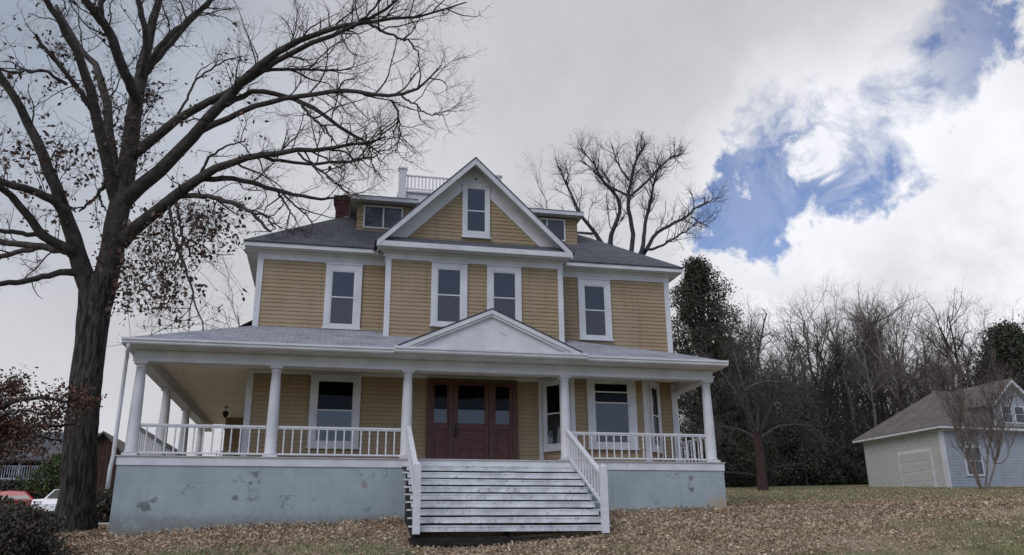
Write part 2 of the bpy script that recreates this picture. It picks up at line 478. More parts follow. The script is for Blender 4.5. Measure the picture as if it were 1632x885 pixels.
class MB:
    """collects faces for ONE mesh object; T maps local (u, n, z) to world"""
    def __init__(s, T=None):
        s.v, s.f, s.m, s.uv = [], [], [], []
        s.T = T

    def p(s, x, y, z):
        if s.T:
            ox, oy, a = s.T
            ca, sa = math.cos(a), math.sin(a)
            return (ox + x * ca - y * sa, oy + x * sa + y * ca, z)
        return (x, y, z)

    def poly(s, pts, m=0, uv=None):
        b = len(s.v)
        s.v += [s.p(*q) for q in pts]
        s.f.append(tuple(range(b, b + len(pts))))
        s.m.append(m)
        s.uv.append(uv)

    def box(s, x0, x1, y0, y1, z0, z1, m=0):
        if x0 > x1:
            x0, x1 = x1, x0
        if y0 > y1:
            y0, y1 = y1, y0
        b = len(s.v)
        s.v += [s.p(x, y, z) for z in (z0, z1) for x, y in ((x0, y0), (x1, y0), (x1, y1), (x0, y1))]
        for f in ((0, 3, 2, 1), (4, 5, 6, 7), (0, 1, 5, 4), (1, 2, 6, 5), (2, 3, 7, 6), (3, 0, 4, 7)):
            s.f.append(tuple(b + i for i in f))
            s.m.append(m)
            s.uv.append(None)

    def prism(s, pts, y0, y1, m=0):
        """polygon of (x, z) run from y0 to y1"""
        n = len(pts)
        b = len(s.v)
        s.v += [s.p(x, y0, z) for x, z in pts] + [s.p(x, y1, z) for x, z in pts]
        s.f.append(tuple(b + i for i in range(n)))
        s.f.append(tuple(b + n + i for i in reversed(range(n))))
        for i in range(n):
            j = (i + 1) % n
            s.f.append((b + j, b + i, b + n + i, b + n + j))
        s.m += [m] * (n + 2)
        s.uv += [None] * (n + 2)

    def slab(s, pts, t, m=0, mside=None):
        """sloped polygon (3D points) with thickness t downwards; uv in metres on top"""
        P = [Vector(q) for q in pts]
        nrm = (P[1] - P[0]).cross(P[2] - P[0]).normalized()
        if nrm.z < 0:
            P.reverse()
            nrm = -nrm
        h = Vector((-nrm.y, nrm.x, 0))
        h = h.normalized() if h.length > 1e-4 else Vector((1, 0, 0))
        w = nrm.cross(h)
        s.poly([tuple(q) for q in P], m, [(q.dot(h), q.dot(w)) for q in P])
        Q = [q - Vector((0, 0, t)) for q in P]
        ms = m if mside is None else mside
        s.poly([tuple(q) for q in reversed(Q)], ms)
        for i in range(len(P)):
            j = (i + 1) % len(P)
            s.poly([tuple(P[j]), tuple(P[i]), tuple(Q[i]), tuple(Q[j])], ms)

    def lathe(s, prof, x, y, n=16, m=0):
        """prof: list of (r, z)"""
        b = len(s.v)
        for r, z in prof:
            for i in range(n):
                a = 2 * math.pi * i / n
                s.v.append(s.p(x + r * math.cos(a), y + r * math.sin(a), z))
        for k in range(len(prof) - 1):
            for i in range(n):
                j = (i + 1) % n
                s.f.append((b + k * n + i, b + k * n + j, b + (k + 1) * n + j, b + (k + 1) * n + i))
                s.m.append(m)
                s.uv.append(None)
        s.f.append(tuple(b + i for i in reversed(range(n))))
        s.f.append(tuple(b + (len(prof) - 1) * n + i for i in range(n)))
        s.m += [m, m]
        s.uv += [None, None]

    def tube(s, pts, rad, n=8, m=0):
        pts = [Vector(q) for q in pts]
        b = len(s.v)
        for k, q in enumerate(pts):
            t = (pts[min(k + 1, len(pts) - 1)] - pts[max(k - 1, 0)]).normalized()
            a = t.cross(Vector((0.31, 0.87, 0.38))).normalized()
            c = t.cross(a)
            r = rad[k] if hasattr(rad, '__len__') else rad
            for i in range(n):
                w = 2 * math.pi * i / n
                s.v.append(s.p(*(q + a * (r * math.cos(w)) + c * (r * math.sin(w)))))
        for k in range(len(pts) - 1):
            for i in range(n):
                j = (i + 1) % n
                s.f.append((b + k * n + i, b + k * n + j, b + (k + 1) * n + j, b + (k + 1) * n + i))
                s.m.append(m)
                s.uv.append(None)
        s.f.append(tuple(b + i for i in reversed(range(n))))
        s.f.append(tuple(b + (len(pts) - 1) * n + i for i in range(n)))
        s.m += [m, m]
        s.uv += [None, None]

    def build(s, name, mats, parent=None, bevel=0.0, smooth=False):
        me = bpy.data.meshes.new(name)
        me.from_pydata(s.v, [], s.f)
        me.polygons.foreach_set('material_index', s.m)
        if any(u is not None for u in s.uv):
            uvl = me.uv_layers.new(name='UVMap')
            d = np.zeros(len(me.loops) * 2)
            k = 0
            for f, u in zip(s.f, s.uv):
                for i in range(len(f)):
                    if u:
                        d[2 * k], d[2 * k + 1] = u[i]
                    k += 1
            uvl.data.foreach_set('uv', d)
        o = link(name, me, parent, mats if isinstance(mats, (list, tuple)) else [mats], smooth)
        if bevel:
            bm = o.modifiers.new('bevel', 'BEVEL')
            bm.width = bevel
            bm.segments = 2
            bm.limit_method = 'ANGLE'
        return o


def clapboard(mb, x0, x1, z0, z1, y, step=0.112, m=0, lim=None, lap=0.016):
    """overlapping boards facing -y; lim(z) gives (xmin, xmax) of a gable"""
    z = z0
    while z < z1 - 1e-3:
        zt = min((math.floor(z / step + 1e-4) + 1) * step, z1)
        a0, a1 = x0, x1
        b0, b1 = x0, x1
        if lim:
            a0, a1 = lim(z)
            b0, b1 = lim(zt)
        if a1 - a0 > 0.02:
            mb.poly([(a0, y - lap, z), (a1, y - lap, z), (b1, y - 0.002, zt), (b0, y - 0.002, zt)], m)
            mb.poly([(a0, y, z), (a1, y, z), (a1, y - lap, z), (a0, y - lap, z)], m)
        z = zt


def window(parent, T, x0, x1, z0, z1, gx0, gx1, gz0, gz1, bars, low=None, depth=0.05, name='window', dark=False):
    """double-hung window in local wall coordinates: trim face stands out to -y"""
    mb = MB(T)
    d = depth
    mb.box(x0, gx0, -d, 0.0, z0, z1)
    mb.box(gx1, x1, -d, 0.0, z0, z1)
    mb.box(gx0, gx1, -d, 0.0, gz1, z1)
    mb.box(gx0, gx1, -d, 0.0, z0, gz0)
    mb.box(x0 - 0.02, x1 + 0.02, -d - 0.025, 0.0, z1 - 0.035, z1 + 0.004)
    w = mb.build(name, M['white'], parent, bevel=0.004)
    sb = MB(T)
    sb.box(x0 - 0.03, x1 + 0.03, -d - 0.04, -0.001, z0 - 0.03, z0 + 0.015)
    sb.build('sill', M['white'], w, bevel=0.004)
    fr = MB(T)
    s = 0.03
    fr.box(gx0, gx0 + s, -d + 0.012, -0.004, gz0, gz1)
    fr.box(gx1 - s, gx1, -d + 0.012, -0.004, gz0, gz1)
    fr.box(gx0 + s, gx1 - s, -d + 0.012, -0.004, gz0, gz0 + 0.04)
    fr.box(gx0 + s, gx1 - s, -d + 0.012, -0.004, gz1 - 0.03, gz1)
    for b in bars:
        fr.box(gx0 + s, gx1 - s, -d + 0.008, -0.004, b - 0.018, b + 0.018)
    fr.build('sash', M['white'], w)
    edges = [gz0 + 0.04] + [b for b in sorted(bars)] + [gz1 - 0.03]
    for i in range(len(edges) - 1):
        pb = MB(T)
        pb.box(gx0 + s, gx1 - s, -0.026, -0.012, edges[i] + (0.018 if i else 0), edges[i + 1] - (0.018 if i < len(edges) - 2 else 0))
        pb.build('pane', M['glass_low'] if (low and i == 0) else (M['glass_dark_reflection'] if dark and i > 0 else M['glass']), w)  # upper porch panes get the glass with the dark reflection coloured in
    return w


# ------------------------------------------------------------------ terrain
def h0(x):
    return np.interp(x, [-40, -14, -8.95, -5.5, -2.3, 2.7, 5.9, 12, 28, 60], [-2.3, -1.95, -1.79, -1.59, -1.49, -1.27, -1.24, -1.12, -0.80, -0.3])


def hgt(x, y):
    x = np.asarray(x, float)
    y = np.asarray(y, float)
    s = np.interp(x, [-14, -6, 6], [0.055, 0.06, 0.076])
    back = np.where(y < 60, y, 60 + (y - 60) * 0.25) * s
    yf = -y
    front = -np.where(yf < 2.5, 0.215 * yf, np.where(yf < 11, 0.5375 + (yf - 2.5) * 0.24, 2.5775 + (np.minimum(yf, 300) - 11) * 0.0))
    dip = 0.20 * np.exp(-((x + 0.7) / 1.9) ** 2) * np.exp(-((y + 2.6) / 0.8) ** 2)
    return h0(x) + np.where(y > 0, back, front) - dip + 0.02 * np.sin(x * 1.7 + 0.6 * y) * np.cos(y * 1.3)


def build_ground():
    xs = np.unique(np.concatenate([np.arange(-20, 20.01, 0.4), np.arange(-60, 90, 3.0), np.linspace(-900, -60, 12), np.linspace(90, 900, 12)]))
    ys = np.unique(np.concatenate([np.arange(-12, 20.01, 0.4), np.arange(-24, 120, 3.0), np.linspace(-600, -24, 8), np.linspace(120, 1200, 12)]))
    X, Y = np.meshgrid(xs, ys)
    Z = hgt(X, Y)
    nx, ny = len(xs), len(ys)
    V = np.stack([X.ravel(), Y.ravel(), Z.ravel()], 1)
    i, j = np.meshgrid(np.arange(nx - 1), np.arange(ny - 1))
    a = (j * nx + i).ravel()
    F = np.stack([a, a + 1, a + nx + 1, a + nx], 1)
    me = bpy.data.meshes.new('ground')
    me.from_pydata(V.tolist(), [], F.tolist())
    o = link('ground', me, None, [M['ground']], True)
    tag(o, kind='structure')
    return o


build_ground()
g_ = MB()
nn = 40
for k in range(nn):       # pale drive running past the left side of the house
    xa = -30 + k * 0.55
    xb = xa + 0.55
    def dz(x, y):
        return float(hgt(x, y)) + 0.05
    ya = lambda x: 9.0 + 0.25 * (x + 12)
    g_.poly([(xa, ya(xa), dz(xa, ya(xa))), (xb, ya(xb), dz(xb, ya(xb))), (xb, ya(xb) + 4.2, dz(xb, ya(xb) + 4.2)), (xa, ya(xa) + 4.2, dz(xa, ya(xa) + 4.2))])
tag(g_.build('driveway', M['pave']), kind='structure')
rd = MB()
for k in range(60):
    xa, xb = -60 + 2 * k, -58 + 2 * k
    rd.poly([(xa, -24, float(hgt(xa, -24)) + 0.03), (xb, -24, float(hgt(xb, -24)) + 0.03), (xb, -16, float(hgt(xb, -16)) + 0.03), (xa, -16, float(hgt(xa, -16)) + 0.03)])
M['asphalt'] = mat('asphalt', (0.05, 0.05, 0.052), 0.9, 0.2, 8, 0.3)
tag(rd.build('road', M['asphalt']), kind='structure')

# ------------------------------------------------------------------ the house
house = empty('house', (-0.43, 7.0, -1.4), 'large tan clapboard house with white trim, wrap-around porch and wide front steps', 'house')
YW, YB = 2.1, 1.345
WL, WR, BL, BR = -6.447, 5.625, -2.976, 2.035
PL, PR = -8.938, 5.933
YBK = 13.0
S, W = M['siding'], M['white']

# walls
mb = MB()
mb.box(WL + 0.02, WR - 0.02, YW + 0.004, YBK, -0.2, 5.85)
clapboard(mb, WL, BL, 3.4, 5.60, YW)
clapboard(mb, BR, WR, 3.2, 5.60, YW)
clapboard(mb, WL, WR, 0.0, 2.5, YW)
for T, L in (((WR - 0.02, YW, math.radians(90)), YBK - YW), ((WL + 0.02, YBK, math.radians(-90)), YBK - YW)):
    mb.T = T
    clapboard(mb, 0, L, 0.0, 5.6, 0.0)
mb.T = None
mb.build('wall', S, house)
mb = MB()
mb.box(BL + 0.02, BR - 0.02, YB + 0.004, YW + 0.1, 2.6, 5.82)
clapboard(mb, BL, BR, 3.2, 5.6, YB)
mb.T = (BR - 0.02, YB, math.radians(90))
clapboard(mb, 0, YW - YB, 3.2, 5.6, 0)
mb.T = (BL + 0.02, YW, math.radians(-90))
clapboard(mb, 0, YW - YB, 3.2, 5.6, 0)
mb.T = None
mb.build('projecting_bay', S, house)

# corner boards, friezes
cb = 0.13
for x0, x1, yy, z0 in ((WL - 0.03, WL + cb, YW, 3.4), (WR - cb, WR + 0.03, YW, 3.2), (BL - 0.03, BL + cb - 0.01, YB, 3.2), (BR - cb + 0.01, BR + 0.03, YB, 3.2),
                       (WL - 0.03, WL + cb, YW, 0.0), (WR - cb, WR + 0.03, YW, 0.0)):
    mb = MB()
    mb.box(x0, x1, yy - 0.035, yy + 0.12, z0, 5.60 if z0 > 1 else 2.48)
    mb.build('corner_board', W, house, bevel=0.004)
mb = MB()
mb.box(WL - 0.04, BL, YW - 0.04, YW + 0.02, 5.60, 5.85)
mb.box(BR, WR + 0.04, YW - 0.04, YW + 0.02, 5.60, 5.85)
mb.box(WR - 0.02, WR + 0.04, YW + 0.02, YBK, 5.60, 5.85)
mb.box(WL - 0.04, WL + 0.02, YW + 0.02, YBK, 5.60, 5.85)
mb.box(BL - 0.04, BR + 0.04, YB - 0.04, YW - 0.045, 5.566, 5.80)
mb.box(WL, 1.47, YW - 0.03, YW - 0.005, 2.40, 2.49)
mb.build('frieze_board', W, house, bevel=0.004)

# eaves of the main roof
EX0, EX1, EY0, EY1, EZ = -6.83, 5.99, 1.70, 13.5, 5.99
for side in (0, 1):
    mb = MB()
    if side == 0:
        mb.box(EX0 + 0.02, BL - 0.05, EY0 + 0.02, YW - 0.04, 5.853, 5.875)
        mb.box(EX0 + 0.02, WL - 0.04, YW - 0.04, EY1 - 0.02, 5.853, 5.875)
        mb.box(EX0, -3.0, EY0, EY0 + 0.02, 5.84, 5.955)
        mb.box(EX0, EX0 + 0.02, EY0 + 0.02, EY1, 5.84, 5.955)
        mb.box(EX0 + 0.06, -3.0, YW - 0.11, YW - 0.04, 5.79, 5.853)
    else:
        mb.box(BR + 0.05, EX1 - 0.02, EY0 + 0.02, YW - 0.04, 5.853, 5.875)
        mb.box(WR + 0.04, EX1 - 0.02, YW - 0.04, EY1 - 0.02, 5.853, 5.875)
        mb.box(2.0, EX1, EY0, EY0 + 0.02, 5.84, 5.955)
        mb.box(EX1 - 0.02, EX1, EY0 + 0.02, EY1, 5.84, 5.955)
        mb.box(2.1, EX1 - 0.06, YW - 0.11, YW - 0.04, 5.79, 5.853)
    mb.build('eave', W, house, bevel=0.004)

# main hip roof
mb = MB()
sl = 0.73
t = 4.9
zt = EZ + sl * t
ov = 0.03
E0, E1, F0, F1 = EX0 - ov, EX1 + ov, EY0 - ov, EY1 + ov
A = [(E0, F0, EZ), (E1, F0, EZ), (E1, F1, EZ), (E0, F1, EZ)]
B = [(E0 + t, F0 + t, zt), (E1 - t, F0 + t, zt), (E1 - t, F1 - t, zt), (E0 + t, F1 - t, zt)]
for i in range(4):
    j = (i + 1) % 4
    mb.slab([A[i], A[j], B[j], B[i]], 0.035)
mb.slab(B, 0.05)
roof = mb.build('roof', M['roofd'], house)

# cross gable over the bay
GX, GZ = -0.577, 8.66
FL, FR, FZ = -3.30, 2.25, 5.95
slp = (GZ - FZ) / (FR - GX)
def zrake(x, dz):
    return GZ - abs(x - GX) * ((GZ - FZ) / (GX - FL) if x < GX else (GZ - FZ) / (FR - GX)) - dz
def chev(dz_out, dz_in, y0, y1, m, mb, xl=FL, xr=FR):
    """V-shaped band below the roof line, dz measured vertically"""
    mb.prism([(xl, zrake(xl, dz_out)), (GX, GZ - dz_out), (GX, GZ - dz_in), (xl, zrake(xl, dz_in))][::-1], y0, y1, m)
    mb.prism([(GX, GZ - dz_out), (xr, zrake(xr, dz_out)), (xr, zrake(xr, dz_in)), (GX, GZ - dz_in)][::-1], y0, y1, m)
mb = MB()
for xa, xb in ((FL - 0.05, GX), (GX, FR + 0.05)):
    za = GZ - (GX - xa) * (GZ - FZ) / (GX - FL) if xa < GX else GZ
    zb = GZ if xb <= GX else GZ - (xb - GX) * (GZ - FZ) / (FR - GX)
    mb.slab([(xa, 0.84, za + 0.03), (xb, 0.84, zb + 0.03), (xb, 6.0, zb + 0.03), (xa, 6.0, za + 0.03)], 0.035)
mb.build('gable_roof', M['roofd'], house)
gable = MB()
def glim(z):
    k = 0.20
    return (min(GX, FL + 0.0 + (z + k - FZ) / ((GZ - FZ) / (GX - FL))), max(GX, FR - (z + k - FZ) / ((GZ - FZ) / (FR - GX))))
clapboard(gable, 0, 0, 5.9, 8.4, YB, lim=glim)
gable.prism([(FL + 0.3, 5.9), (GX, 8.55), (FR - 0.3, 5.9)][::-1], YB + 0.004, 2.6)
gb = gable.build('gable', S, house)
mb = MB()
chev(0.005, 0.20, 0.86, 0.895, 0, mb)          # rake fascia
chev(0.02, 0.055, 0.895, YB + 0.05, 0, mb, FL + 0.02, FR - 0.02)      # soffit
chev(0.045, 0.10, YB - 0.10, YB - 0.03, 0, mb, FL + 0.1, FR - 0.1)
chev(0.05, 0.56, YB - 0.03, YB - 0.0175, 0, mb, FL + 0.22, FR - 0.22)   # wide white rake frieze on the wall
mb.box(-0.93, -0.20, YB - 0.032, YB - 0.018, 7.95, 8.2)
mb.build('rake_board', W, gb, bevel=0.003)
mb = MB()
mb.slab([(FL + 0.02, 0.91, 5.965), (FR - 0.02, 0.91, 5.965), (FR - 0.35, YB - 0.02, 6.235), (FL + 0.35, YB - 0.02, 6.235)], 0.03)
mb.build('pent_roof', M['roofd'], gb)
mb = MB()
mb.box(FL + 0.07, FR - 0.05, 0.895, YB - 0.04, 5.805, 5.83)
mb.box(FL + 0.05, FR - 0.03, 0.87, 0.895, 5.79, 5.94)
mb.box(FL + 0.05, FL + 0.08, 0.895, YW - 0.3, 5.79, 5.94)
mb.box(FR - 0.06, FR - 0.03, 0.895, YW - 0.3, 5.79, 5.94)
mb.box(FL + 0.08, FR - 0.06, 0.90, YB, 5.83, 5.93)
mb.box(FL + 0.15, FR - 0.13, YB - 0.11, YB - 0.04, 5.74, 5.805)
mb.build('cornice', W, gb, bevel=0.003)
window(house, (0, YB - 0.02, 0), -0.886, -0.08, 6.36, 8.0, -0.765, -0.20, 6.52, 7.9, [7.18])
mb = MB()
mb.lathe([(0.03, 8.165), (0.035, 8.19), (0.02, 8.215)], -0.5, YB - 0.055, 8)
mb.build('vent_cap', M['iron'], gb)

# upper and lower windows on the front
for a in ((YW, -4.615, -3.611, -4.455, -3.80, 3.70, 5.585), (YB, -1.739, -0.727, -1.58, -0.905, 3.70, 5.562), (YB, -0.166, 0.828, 0.0, 0.671, 3.70, 5.562),
          (YW, 2.742, 3.752, 2.914, 3.577, 3.70, 5.585)):
    yy, x0, x1, g0, g1, z0, z1 = a
    window(house, (0, yy - 0.018, 0), x0, x1, z0, z1, g0, g1, 3.80, 5.37, [4.60], low=True)
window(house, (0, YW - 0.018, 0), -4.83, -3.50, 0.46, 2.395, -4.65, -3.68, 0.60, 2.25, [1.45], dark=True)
# windows of the unseen sides
for yy in (4.5, 7.5, 10.5):
    window(house, (WR - 0.001, yy, math.radians(90)), -0.5, 0.5, 3.7, 5.5, -0.34, 0.34, 3.85, 5.35, [4.6])
    window(house, (WL + 0.001, yy, math.radians(-90)), -0.5, 0.5, 0.5, 2.3, -0.34, 0.34, 0.62, 2.2, [1.45])

# angled bay on the porch wall
BX0, BX1, BX2, BX3, BY = 1.49, 2.19, 4.43, 5.12, 1.35
mb = MB()
def face(mb, xa, ya, xb, yb_, fn):
    mb.T = (xa, ya, math.atan2(yb_ - ya, xb - xa))
    fn(mb, math.hypot(xb - xa, yb_ - ya))
    mb.T = None
for a in ((BX0, YW, BX1, BY), (BX1, BY, BX2, BY), (BX2, BY, BX3, YW)):
    face(mb, *a, lambda q, L: clapboard(q, 0, L, 0.0, 2.5, 0.0))
mb.poly([(BX0, YW, 2.5), (BX3, YW, 2.5), (BX2, BY, 2.5), (BX1, BY, 2.5)])
bay = mb.build('bay_wall', S, house)
for a in ((BX0, YW, BX1, BY), (BX1, BY, BX2, BY), (BX2, BY, BX3, YW)):
    L = math.hypot(a[2] - a[0], a[3] - a[1])
    T = (a[0], a[1], math.atan2(a[3] - a[1], a[2] - a[0]))
    for u0, u1, za, nm in ((0, 0.12, 0.0, 'corner_board'), (L - 0.12, L, 0.0, 'corner_board'), (0.121, L - 0.121, 2.38, 'frieze_board')):
        mb = MB(T)
        mb.box(u0, u1, -0.035, 0.0, za, 2.48)
        mb.build(nm, M['white'], bay, bevel=0.003)
a0 = math.atan2(BY - YW, BX1 - BX0)
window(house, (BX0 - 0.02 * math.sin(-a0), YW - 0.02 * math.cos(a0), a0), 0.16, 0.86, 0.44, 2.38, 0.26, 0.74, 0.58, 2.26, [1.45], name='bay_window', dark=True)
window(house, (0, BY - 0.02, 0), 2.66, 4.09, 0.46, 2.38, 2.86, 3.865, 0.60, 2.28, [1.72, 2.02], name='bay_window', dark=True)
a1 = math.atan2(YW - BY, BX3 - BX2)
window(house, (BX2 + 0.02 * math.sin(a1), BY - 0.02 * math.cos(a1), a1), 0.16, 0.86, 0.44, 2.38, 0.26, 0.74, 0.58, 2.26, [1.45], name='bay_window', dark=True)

# entrance: three-part mahogany door
yd = YW - 0.02
mb = MB()
mb.box(-1.70, 0.84, yd - 0.03, yd, 0, 2.40)
for x0, x1 in ((-1.70, -1.58), (-1.10, -0.98), (0.02, 0.14), (0.70, 0.84)):
    mb.box(x0, x1, yd - 0.09, yd - 0.03, 0, 2.40, 1)
mb.box(-1.58, -1.10, yd - 0.088, yd - 0.03, 2.30, 2.40, 1)
mb.box(-0.98, 0.02, yd - 0.088, yd - 0.03, 2.30, 2.40, 1)
mb.box(0.14, 0.70, yd - 0.088, yd - 0.03, 2.30, 2.40, 1)
ent = mb.build('entrance_frame', [M['mahogany'], M['mahogany2']], house, bevel=0.004)
def leaf(name, x0, x1, gl0, gl1, parent):
    q = MB()
    gz0, gz1 = 1.17, 2.22
    q.box(x0, gl0, yd - 0.065, yd - 0.031, 0.0, 2.295)
    q.box(gl1, x1, yd - 0.065, yd - 0.031, 0.0, 2.295)
    q.box(gl0, gl1, yd - 0.065, yd - 0.031, gz1, 2.295)
    q.box(gl0, gl1, yd - 0.065, yd - 0.031, 1.0, gz0)
    q.box(gl0, gl1, yd - 0.065, yd - 0.031, 0.0, 0.14)
    q.box(gl0, gl1, yd - 0.045, yd - 0.031, 0.14, 1.0)
    if gl1 - gl0 > 0.6:
        for i in range(3):
            q.box(gl0 + 0.03, gl1 - 0.03, yd - 0.062, yd - 0.046, 0.18 + i * 0.275, 0.40 + i * 0.275)
    else:
        q.box(gl0 + 0.05, gl1 - 0.05, yd - 0.060, yd - 0.046, 0.22, 0.92)
    d = q.build(name, M['mahogany'], parent, bevel=0.006)
    q = MB()
    q.box(gl0, gl1, yd - 0.05, yd - 0.04, gz0, 1.545)
    q.build('pane', M['glass_door'], d)
    q = MB()
    q.box(gl0, gl1, yd - 0.05, yd - 0.04, 1.547, gz1)
    q.build('pane', M['glass_dark_reflection'], d)  # upper door pane coloured as if it mirrored the dark porch ceiling
    return d
leaf('sidelight', -1.58, -1.10, -1.50, -1.15, house)
leaf('sidelight', 0.14, 0.70, 0.215, 0.60, house)
dr = leaf('door', -0.975, 0.015, -0.84, -0.10, house)
q = MB()
q.tube([(-0.90, yd - 0.07, 0.80), (-0.90, yd - 0.12, 0.86), (-0.90, yd - 0.12, 1.02), (-0.90, yd - 0.07, 1.08)], 0.014, 6)
q.box(-0.925, -0.875, yd - 0.075, yd - 0.064, 0.76, 1.16)
q.build('handle', M['iron'], dr)

# porch: foundation, floor, ceiling, entablature
mb = MB()
mb.box(PL, PR, 0.0, 0.3, -3.6, -0.22)
mb.box(PL, PL + 0.3, 0.3, YBK, -3.2, -0.22)
mb.box(PR - 0.3, PR, 0.3, YBK, -3.2, -0.22)
mb.box(PL + 0.3, PR - 0.3, YBK - 0.3, YBK, -3.2, -0.22)
mb.build('foundation', M['found'], house)
mb = MB()
mb.box(PL - 0.02, PR + 0.02, -0.025, 0.16, -0.22, -0.03)
mb.box(PL - 0.02, PL + 0.16, 0.16, YBK, -0.22, -0.03)
mb.box(PR - 0.16, PR + 0.02, 0.16, 3.0, -0.22, -0.03)
mb.build('floor_skirt', M['white'], house, bevel=0.004)
mb = MB()
mb.box(PL - 0.05, PR + 0.05, -0.05, YW, -0.03, 0.0)
mb.box(PL - 0.05, WL, YW, YBK, -0.03, 0.0)
mb.build('porch_floor', mat('grey_porch_boards', (0.42, 0.40, 0.37), 0.8, 0.2, 3), house)
CZ = 2.50
mb = MB()
mb.box(PL + 0.3, PR - 0.3, 0.3, YW, CZ, CZ + 0.02)
mb.box(PL + 0.3, WL - 0.03, YW, YBK, CZ, CZ + 0.02)
pc = mb.build('porch_ceiling', M['ceiling'], house)
mb = MB()
x0, x1, y0 = -8.90, 5.88, 0.03
for (d, za, zb) in ((0.0, 2.195, 2.30), (0.018, 2.302, 2.47)):
    mb.box(x0 + d, x1 - d, y0 + d, y0 + 0.30 - d, za, zb)
    mb.box(x0 + d, x0 + 0.30 - d, y0 + 0.30, 12.9, za, zb)
    mb.box(x1 - 0.30 + d, x1 - d, y0 + 0.30, 2.6, za, zb)
mb.box(x0 - 0.02, x1 + 0.02, y0 - 0.02, y0, 2.275, 2.305)
mb.build('porch_beam', W, house, bevel=0.004)
mb = MB()
mb.box(-9.0, 6.0, -0.45, 0.05, 2.472, 2.50)
mb.box(-9.0, -8.6, 0.05, 13.2, 2.472, 2.50)
mb.box(5.6, 6.0, 0.05, 4.0, 2.472, 2.50)
mb.build('porch_soffit', M['white'], house)
# gutters with a rounded front
def gutter(name, x0, x1, y0, z0, z1):
    q = MB()
    d = 0.11
    prof = [(0, z0), (-d * 0.55, z0), (-d * 0.75, z0 + 0.03), (-d * 0.7, z0 + 0.06), (-d, z0 + 0.09), (-d, z1), (-d + 0.012, z1), (-d + 0.012, z0 + 0.1), (0, z0 + 0.1)]
    n = len(prof)
    for xa in (x0, x1):
        q.v += [(xa, y0 + a, b) for a, b in prof]
    for i in range(n):
        j = (i + 1) % n
        q.f.append((i, j, n + j, n + i)); q.m.append(0); q.uv.append(None)
    q.f.append(tuple(range(n))[::-1]); q.f.append(tuple(range(n, 2 * n))); q.m += [0, 0]; q.uv += [None, None]
    return q.build(name, M['white'], house)
gutter('gutter', -9.07, -2.84, -0.452, 2.485, 2.625)
gutter('gutter', 2.09, 6.07, -0.452, 2.485, 2.625)
gutter('gutter', -2.84, 2.09, -0.56, 2.50, 2.645)
for fb in ((-2.84, 2.09, -0.56, -0.45, 2.50, 2.63), (-9.09, -9.0, -0.45, 13.2, 2.49, 2.615), (6.0, 6.09, -0.45, 4.0, 2.49, 2.615)):
    q = MB()
    q.box(*fb)
    q.build('fascia', M['white'], house)
# porch roof
mb = MB()
g0 = (-9.07, -0.46, 2.63)
mb.slab([g0, (6.07, -0.46, 2.63), (BR, YW, 3.69), (WL, YW, 3.69)], 0.03)
mb.slab([(6.07, -0.46, 2.63), (WR, YW, 3.417), (BR, YW, 3.69)], 0.03)
mb.slab([(-9.07, 13.2, 2.63), g0, (WL, YW, 3.69), (WL, 13.2, 3.69)], 0.03)
mb.slab([(6.07, -0.46, 2.63), (6.07, 4.0, 2.63), (WR, 3.6, 2.85), (WR, YW, 3.417)], 0.03)
mb.build('porch_roof', M['roofl'], house)
# little pediment above the steps
PX, PZ, QL, QR, QZ = -0.39, 3.75, -2.74, 1.98, 2.70
mb = MB()
for xa, xb, za, zb in ((QL, PX, QZ, PZ), (PX, QR, PZ, QZ)):
    mb.slab([(xa, -0.60, za), (xb, -0.60, zb), (xb, 2.0, zb), (xa, 2.0, za)], 0.03)
ped = mb.build('pediment_roof', M['roofd'], house)
mb = MB()
ml, mr = (PZ - QZ) / (PX - QL), (PZ - QZ) / (QR - PX)
for d0, d1, ya, yb2 in ((0.035, 0.15, -0.585, -0.53), (0.15, 0.21, -0.55, -0.47)):
    mb.prism([(QL, QZ - d0), (PX, PZ - d0), (PX, PZ - d1), (QL + (0 if d0 < .1 else .1), QZ - d1 + (0 if d0 < .1 else .1) * ml)][::-1], ya, yb2)
    mb.prism([(PX, PZ - d0), (QR, QZ - d0), (QR - (0 if d0 < .1 else .1), QZ - d1 + (0 if d0 < .1 else .1) * mr), (PX, PZ - d1)][::-1], ya, yb2)
mb.prism([(QL + 0.1, 2.60), (QR - 0.1, 2.60), (PX, PZ - 0.14)], -0.47, -0.42)
mb.build('tympanum', M['white'], ped, bevel=0.003)

# columns
def column(x, y):
    q = MB()
    q.box(x - 0.165, x + 0.165, y - 0.165, y + 0.165, 0.0, 0.06)
    q.lathe([(0.155, 0.06), (0.16, 0.085), (0.148, 0.115), (0.138, 0.13), (0.137, 0.6), (0.132, 1.1), (0.118, 1.75), (0.106, 2.04), (0.118, 2.05), (0.118, 2.07), (0.108, 2.08), (0.108, 2.11), (0.135, 2.14)], x, y, 20)
    q.box(x - 0.15, x + 0.15, y - 0.15, y + 0.15, 2.14, 2.197)
    o = q.build('column', M['white'], house)
    for p in o.data.polygons:
        p.use_smooth = len(p.vertices) == 4 and abs(p.normal.z) < 0.6 and 0.06 < p.center.z < 2.14
    return o
PXS = [-8.723, -5.626, -2.413, 1.694, 5.708]
for x in PXS:
    column(x, 0.19)
for y in (3.757, 7.32, 10.9):
    column(-8.723, y)
column(5.708, 2.43)


